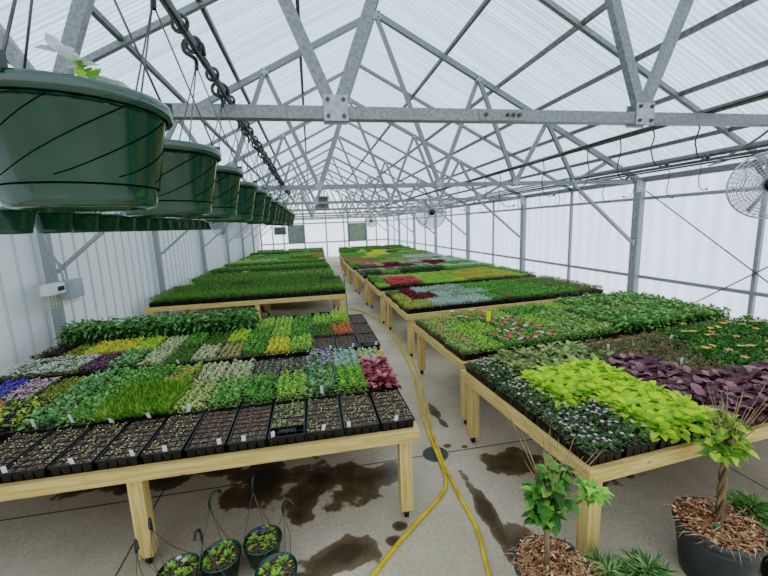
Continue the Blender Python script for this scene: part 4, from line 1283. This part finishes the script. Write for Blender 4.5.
# left front pot
r = empty('potted_hibiscus', (.08, 1.60, 0)); tag(r, 'leafy green shrub in black pot of bark chips before the nearest right bench', 'potted plant')
big_pot(r, .20, .155, .33); mulch(r, .19, .318, 1100)
MB().tube(smooth_path([(-.04, 0, .3), (-.038, .0, .42), (-.045, .0, .56), (-.03, .0, .72)], 5), .014, 9).build('trunk', M['bark'], r)
MB().tube(smooth_path([(-.04, 0, .6), (.06, 0, .64), (.2, .0, .72)], 5), [.009 - .0003 * i for i in range(11)], 7).build('branch', M['bark'], r)
tw = MB()
for j in range(20):
    a = rng.uniform(0, 6.28); sp = rng.uniform(.03, .26); hgt = rng.uniform(.2, .5)
    tw.tube([(-.03, 0, .7), (-.03 + sp * .4 * math.cos(a), sp * .4 * math.sin(a), .7 + hgt * .4), (-.03 + sp * math.cos(a), sp * math.sin(a), .7 + hgt)], [.004, .003, .0014], 5)
tw.build('bare_twigs', M['twig'], r)
shrub_leaves(r, [(-.04, 0, .82), (-.09, .0, .74), (.02, .01, .74), (-.05, -.02, .66), (-.02, .0, .88), (-.08, 0, .62)], 26, .07, .062, [(78, 134, 50), (56, 106, 38), (104, 160, 66), (38, 78, 30)], .07)
s2 = Soup()
n = 34; az = rng.uniform(0, 6.28, n); t = rng.random(n)
pos = np.stack([.22 + .06 * t * np.cos(az), .0 + .06 * t * np.sin(az), .71 + .07 * rng.random(n)], 1)
s2.leaves(pos, az, rng.normal(.1, .4, n), .06 * rng.uniform(.7, 1.2, n), .052 * rng.uniform(.7, 1.2, n), pick([(96, 160, 60), (70, 130, 46), (122, 184, 80)], n), 'lobe', .18, .3)
link(bpy.data.objects.new('side_shoot', s2.mesh('side_shoot', M['leaf'])), r)

# low ferny plants
def ferny(x, y, rad, label, n=420):
    r = empty('potted_fern', (x, y, 0)); tag(r, label, 'potted plant')
    MB().lathe([(.07, 0), (.095, .16), (.1, .16), (.1, .175), (.092, .175), (.088, .15), (.001, .15)], n=28, cap_bottom=True).build('pot', M['black'], r)
    s = Soup(); az = rng.uniform(0, 6.28, n); t = rng.random(n)
    pos = np.stack([rad * t * np.cos(az), rad * t * np.sin(az), .165 + .07 * (1 - t) * rng.random(n) + .02], 1)
    s.leaves(pos, az + rng.normal(0, .5, n), rng.uniform(.0, 1.1, n), rng.uniform(.05, .1, n), np.full(n, .009), pick([(84, 132, 74), (62, 106, 56), (112, 158, 98), (130, 160, 120)], n), 'sm', .05, .35)
    link(bpy.data.objects.new('fronds', s.mesh('fronds', M['leaf'])), r)


ferny(.41, 1.57, .12, 'feathery green plant in small black pot left of the charcoal pot')
ferny(.64, 1.54, .12, 'feathery plant in small black pot touching the charcoal pot')
ferny(1.53, 1.5, .13, 'feathery grey-green plant right of the charcoal pot')
ferny(1.72, 1.80, .13, 'feathery plant behind the charcoal pot at the picture edge')

# ------------------------------------------------------------------ hoses
HZ = .016
hp = [(-1.1, 1.8), (-.86, 2.05), (-.63, 2.27), (-.21, 2.63), (-.1, 2.8), (-.065, 3.05), (-.04, 3.32), (.01, 3.82), (.15, 4.59), (.29, 5.62), (.33, 6.83), (.33, 7.98), (.14, 9.27), (-.2, 9.9)]
hq = [(-.2, 1.6), (-.16, 1.89), (-.08, 2.24), (-.07, 2.61), (-.06, 2.9), (-.03, 3.23), (.02, 3.6), (.15, 4.29), (.27, 4.89), (.37, 5.69), (.42, 6.67), (.42, 7.78), (.32, 8.65)]
o = MB().tube(smooth_path([(x, y, HZ) for x, y in hp], 8), .0155, 10).build('garden_hose', M['hose']); tag(o, 'yellow hose on the aisle floor, strand bending left past the bench leg', 'hose', 'yellow hoses along the aisle')
o = MB().tube(smooth_path([(x + .012, y, HZ) for x, y in hq], 8), .0155, 10).build('garden_hose', M['hose']); tag(o, 'yellow hose on the aisle floor, strand running straight over the drain', 'hose', 'yellow hoses along the aisle')
o = MB().tube(smooth_path([(-.47, 8.02, 1.2), (-.455, 8.0, .9), (-.44, 7.98, .5), (-.43, 7.95, .1), (-.42, 7.9, .02)], 6), .012, 8).build('garden_hose', M['ghose']); tag(o, 'green hose hanging down the corner of the third left bench', 'hose')

# yellow sticky card
s = MB(); s.box((0, 0, .21), (.06, .002, .12)).build('yellow_card', M['ytag'], None)
o = bpy.data.objects['yellow_card']; o.location = (1.03, 4.35, BT + .05); o.rotation_euler = (0, .08, .2)
MB().box((0, 0, .08), (.006, .002, .16)).build('stake', M['woodz'], o)
tag(o, 'yellow sticky card on a stake among the flowering flats', 'card')

# crates under the third left bench
for x, y, w, lab in ((-1.6, 8.6, .5, 'black crate under the third left bench, left one'), (-1.0, 8.75, .42, 'black crate under the third left bench, right one'), (-2.6, 8.7, .4, 'black crate under the third left bench, farthest from the aisle')):
    mb = MB()
    mb.box((0, 0, .01), (w, .34, .02)).box((0, -.165, .1), (w, .01, .2)).box((0, .165, .1), (w, .01, .2)).box((-w / 2 + .005, 0, .1), (.01, .34, .2)).box((w / 2 - .005, 0, .1), (.01, .34, .2))
    for z in (.06, .12, .18): mb.box((0, 0, z), (w + .014, .354, .012))
    o = mb.build('storage_crate', M['black'], loc=(x, y, 0)); tag(o, lab, 'crate')

# ------------------------------------------------------------------ fans
def cage_fan(loc, R, yaw, label, hang):
    root = empty('circulation_fan', loc, yaw); tag(root, label, 'fan', 'round wire-cage circulation fans')
    def ring(mb, rr, yy, th):
        mb.tube([(rr * math.cos(2 * PI * i / 40), yy, rr * math.sin(2 * PI * i / 40)) for i in range(41)], th, 5, caps=False)
    for nm, sg in (('front_guard', -1), ('rear_guard', 1)):
        mb = MB()
        for i in range(1, 12):
            rr = R * i / 11
            yy = sg * (.075 * math.sqrt(max(0, 1 - (i / 11) ** 2)) + .012)
            ring(mb, rr, yy, .003 if i < 11 else .008)
        for j in range(40):
            a = 2 * PI * j / 40
            mb.tube([(R * f * math.cos(a), sg * (.075 * math.sqrt(max(0, 1 - f * f)) + .014), R * f * math.sin(a)) for f in (.1, .4, .7, .9, 1)], .0026, 4)
        mb.build(nm, M['cage'], root)
    MB().lathe([(.001, -.06), (.05, -.055), (.065, 0), (.06, .1), (.001, .11)], n=20).build('motor', M['black'], root).rotation_euler = (PI / 2, 0, 0)
    for j in range(3):
        b = MB(); a = j * 2 * PI / 3
        vs = []
        for f, w in ((.18, .05), (.5, .1), (.9, .13)):
            for sg in (-1, 1):
                an = a + sg * w / f * .6
                vs.append(b.bm.verts.new((R * f * math.cos(an), sg * .02, R * f * math.sin(an))))
        b.bm.faces.new((vs[0], vs[1], vs[3], vs[2])); b.bm.faces.new((vs[2], vs[3], vs[5], vs[4]))
        b.build('blade', M['grey'], root)
    MB().tube([(0, .05, .03), (0, .05, hang)], .012, 8).build('hanger_rod', M['darksteel'], root)


cage_fan((PX, 7.9, CAMZ + .22), .34, 0.0, 'round wire-cage fan hanging mid-aisle on the right, seen face-on', .40)
cage_fan((3.29, 3.0, CAMZ + .238), .315, -.75, 'large round wire-cage fan cut by the right picture edge', .5)
cage_fan((-2.43, 6.9, CAMZ + .19), .33, 0.0, 'round wire-cage fan mostly hidden behind the baskets on the left', .5)
cage_fan((1.9, 19.0, CAMZ + .2), .3, 0, 'small distant round fan near the end wall', .4)
# hangers' cross pipes for fans that do not sit under a pipe
for x, y0, y1, lab in ((3.29, T[0], T[1], 'short steel pipe spanning two trusses above the near right fan'), (-2.43, T[1], T[2], 'short steel pipe spanning two trusses above the left fan'), (1.9, T[4], T[5], 'short steel pipe above the distant fan')):
    o = MB().tube([(x, y0, CH + .05), (x, y1, CH + .05)], .018, 8).build('hanging_rail', M['darksteel']); tag(o, lab, 'pipe')

# square fan heater under the roof
r = empty('ceiling_fan_box', (-.66, 12.9, CAMZ + .78)); tag(r, 'square grey box fan hanging under the roof trusses over the aisle', 'box fan')
mb = MB()
for (cx, cz, sx, sz) in ((0, .19, .42, .04), (0, -.19, .42, .04), (-.19, 0, .04, .34), (.19, 0, .04, .34)): mb.box((cx, 0, cz), (sx, .2, sz))
mb.box((0, .06, 0), (.36, .01, .36))
mb.build('housing', M['grey'], r)
mb = MB()
for i in range(9): mb.box((0, -.09, -.15 + i * .0375), (.34, .006, .006))
mb.build('grille', M['louver'], r)
mb = MB()
for j in range(4):
    a = j * PI / 2 + .4
    mb.bar((.03 * math.cos(a), 0, .03 * math.sin(a)), (.15 * math.cos(a), 0, .15 * math.sin(a)), .08, .008)
mb.tube([(0, -.03, 0), (0, .05, 0)], .04, 12)
mb.build('propeller', M['darksteel'], r)
MB().tube([(0, 0, .2), (0, 0, .27 + .1)], .01, 6).build('hanger_rod', M['darksteel'], r)

# end wall shutters and heater
def shutter(x0, x1, z0, z1, mat, label, name='wall_shutter'):
    w, h = x1 - x0, z1 - z0
    r = empty(name, ((x0 + x1) / 2, YEND - .09, (z0 + z1) / 2)); tag(r, label, 'shutter')
    mb = MB()
    for (cx, cz, sx, sz) in ((0, h / 2, w, .06), (0, -h / 2, w, .06), (-w / 2, 0, .06, h), (w / 2, 0, .06, h)): mb.box((cx, 0, cz), (sx, .1, sz))
    mb.build('frame', M['grey'], r)
    mb = MB(); n = 12
    for i in range(n):
        z = -h / 2 + h * (i + .5) / n
        mb.bar((-w / 2 + .03, 0, z), (w / 2 - .03, 0, z), h / n * 1.05, .012, up=(0, 1, .35))
    mb.build('louvers', mat, r)


shutter(-2.66, -1.62, CAMZ - 1.08, CAMZ + .17, M['louver'], 'grey louvred exhaust shutter left of the aisle on the end wall')
shutter(1.68, 2.86, CAMZ - 1.08, CAMZ + .17, M['louverg'], 'greenish louvred shutter on the end wall above the right benches')
r = empty('unit_heater', (-2.75, 22.0, CAMZ - .13)); tag(r, 'dark grey unit heater hanging left of the aisle near the end wall', 'heater')
MB().box((0, 0, 0), (.62, .5, .42)).build('cabinet', M['louver'], r)
mb = MB()
for i in range(7): mb.box((0, -.26, -.16 + i * .053), (.54, .02, .03))
mb.build('louvers', M['darksteel'], r)
mb = MB()
for sx in (-1, 1): mb.tube([(sx * .25, 0, .2), (sx * .25, 0, .68)], .01, 6)
mb.build('hanger_rods', M['darksteel'], r)

# ------------------------------------------------------------------ controls on the left wall
r = empty('control_panel', (-HALF + .13, T[1] - .12, CAMZ - .71)); tag(r, 'wire mesh panel with white and grey electrical boxes on the left wall post', 'control panel')
mb = MB()
for i in range(14): mb.bar((0, -.4 + .8 * i / 13, -.2), (0, -.4 + .8 * i / 13, .12), .009)
for i in range(9): mb.bar((0, -.4, -.2 + .32 * i / 8), (0, .4, -.2 + .32 * i / 8), .009)
mb.build('mesh_backing', M['beige'], r)
wb = MB().box((.06, -.21, .055), (.1, .32, .13)).build('thermostat', M['white'], r)
MB().box((.112, -.14, .05), (.004, .13, .06)).build('display', M['hole'], wb)
gb = MB().box((.06, .16, -.0), (.11, .36, .25)).build('junction_box', M['greybox'], r)
MB().box((.12, .16, -.0), (.008, .32, .22)).build('box_lid', M['greybox'], gb)
mb = MB()
mb.tube(smooth_path([(.05, .05, .12), (.05, .0, .35), (.04, -.14, .62), (.03, -.16, 1.2)], 6), .016, 8)
mb.tube(smooth_path([(.05, .12, .12), (.05, .1, .3), (.05, -.05, .42), (.05, -.1, .62)], 6), .012, 8)
mb.build('conduit', M['greybox'], r)

# ------------------------------------------------------------------ light
w = bpy.data.worlds.new('overcast_sky'); scene.world = w
w.use_nodes = True
nt = w.node_tree; nt.nodes.clear()
out = nt.nodes.new('ShaderNodeOutputWorld'); bg = nt.nodes.new('ShaderNodeBackground')
nt.links.new(bg.outputs[0], out.inputs['Surface'])
tc = nt.nodes.new('ShaderNodeTexCoord'); sp = nt.nodes.new('ShaderNodeSeparateXYZ'); nt.links.new(tc.outputs['Generated'], sp.inputs[0])
r = ramp(nt, [(0.0, (.86, .9, .96)), (0.5, (.93, .96, 1.0)), (0.62, (.86, .93, 1.0)), (1.0, (.84, .93, 1.0))])
ma = nt.nodes.new('ShaderNodeMath'); ma.operation = 'MULTIPLY_ADD'; ma.inputs[1].default_value = .5; ma.inputs[2].default_value = .5
nt.links.new(sp.outputs[2], ma.inputs[0]); nt.links.new(ma.outputs[0], r.inputs[0])
nt.links.new(r.outputs[0], bg.inputs['Color'])
bg.inputs['Strength'].default_value = 1.0

# ------------------------------------------------------------------ camera
cd = bpy.data.cameras.new('camera'); cam = bpy.data.objects.new('camera', cd); COL.objects.link(cam)
yaw, pit, rol = .1837, .1657, -.0378
fwd = Vector((math.sin(yaw) * math.cos(pit), math.cos(yaw) * math.cos(pit), -math.sin(pit)))
rt = Vector((math.cos(yaw), -math.sin(yaw), 0))
upv = rt.cross(fwd)
r2 = rt * math.cos(rol) + upv * math.sin(rol)
u2 = -rt * math.sin(rol) + upv * math.cos(rol)
mt = Matrix((r2, u2, -fwd)).transposed().to_4x4()
mt.translation = Vector((-1.0974, 0, CAMZ))
cam.matrix_world = mt
cd.sensor_width = 36; cd.lens = 36 * 378.79 / 768
cd.clip_start = .02; cd.clip_end = 200
scene.camera = cam
scene.view_settings.view_transform = 'Standard'
scene.view_settings.look = 'None'
scene.view_settings.exposure = -0.3
scene.view_settings.gamma = 1.4
# a plain photographic tone curve: deeper blacks, open mid-tones, soft highlights
scene.view_settings.use_curve_mapping = True
cm = scene.view_settings.curve_mapping
cv = cm.curves[3]
cv.points[0].location = (0, 0)
cv.points[1].location = (1, .84)
for px_, py_ in ((.012, .004), (.045, .036), (.12, .148), (.3, .365), (.6, .565)):
    cv.points.new(px_, py_)
cm.update()
scene.cycles.use_denoising = True
scene.cycles.max_bounces = 10
scene.cycles.transparent_max_bounces = 12
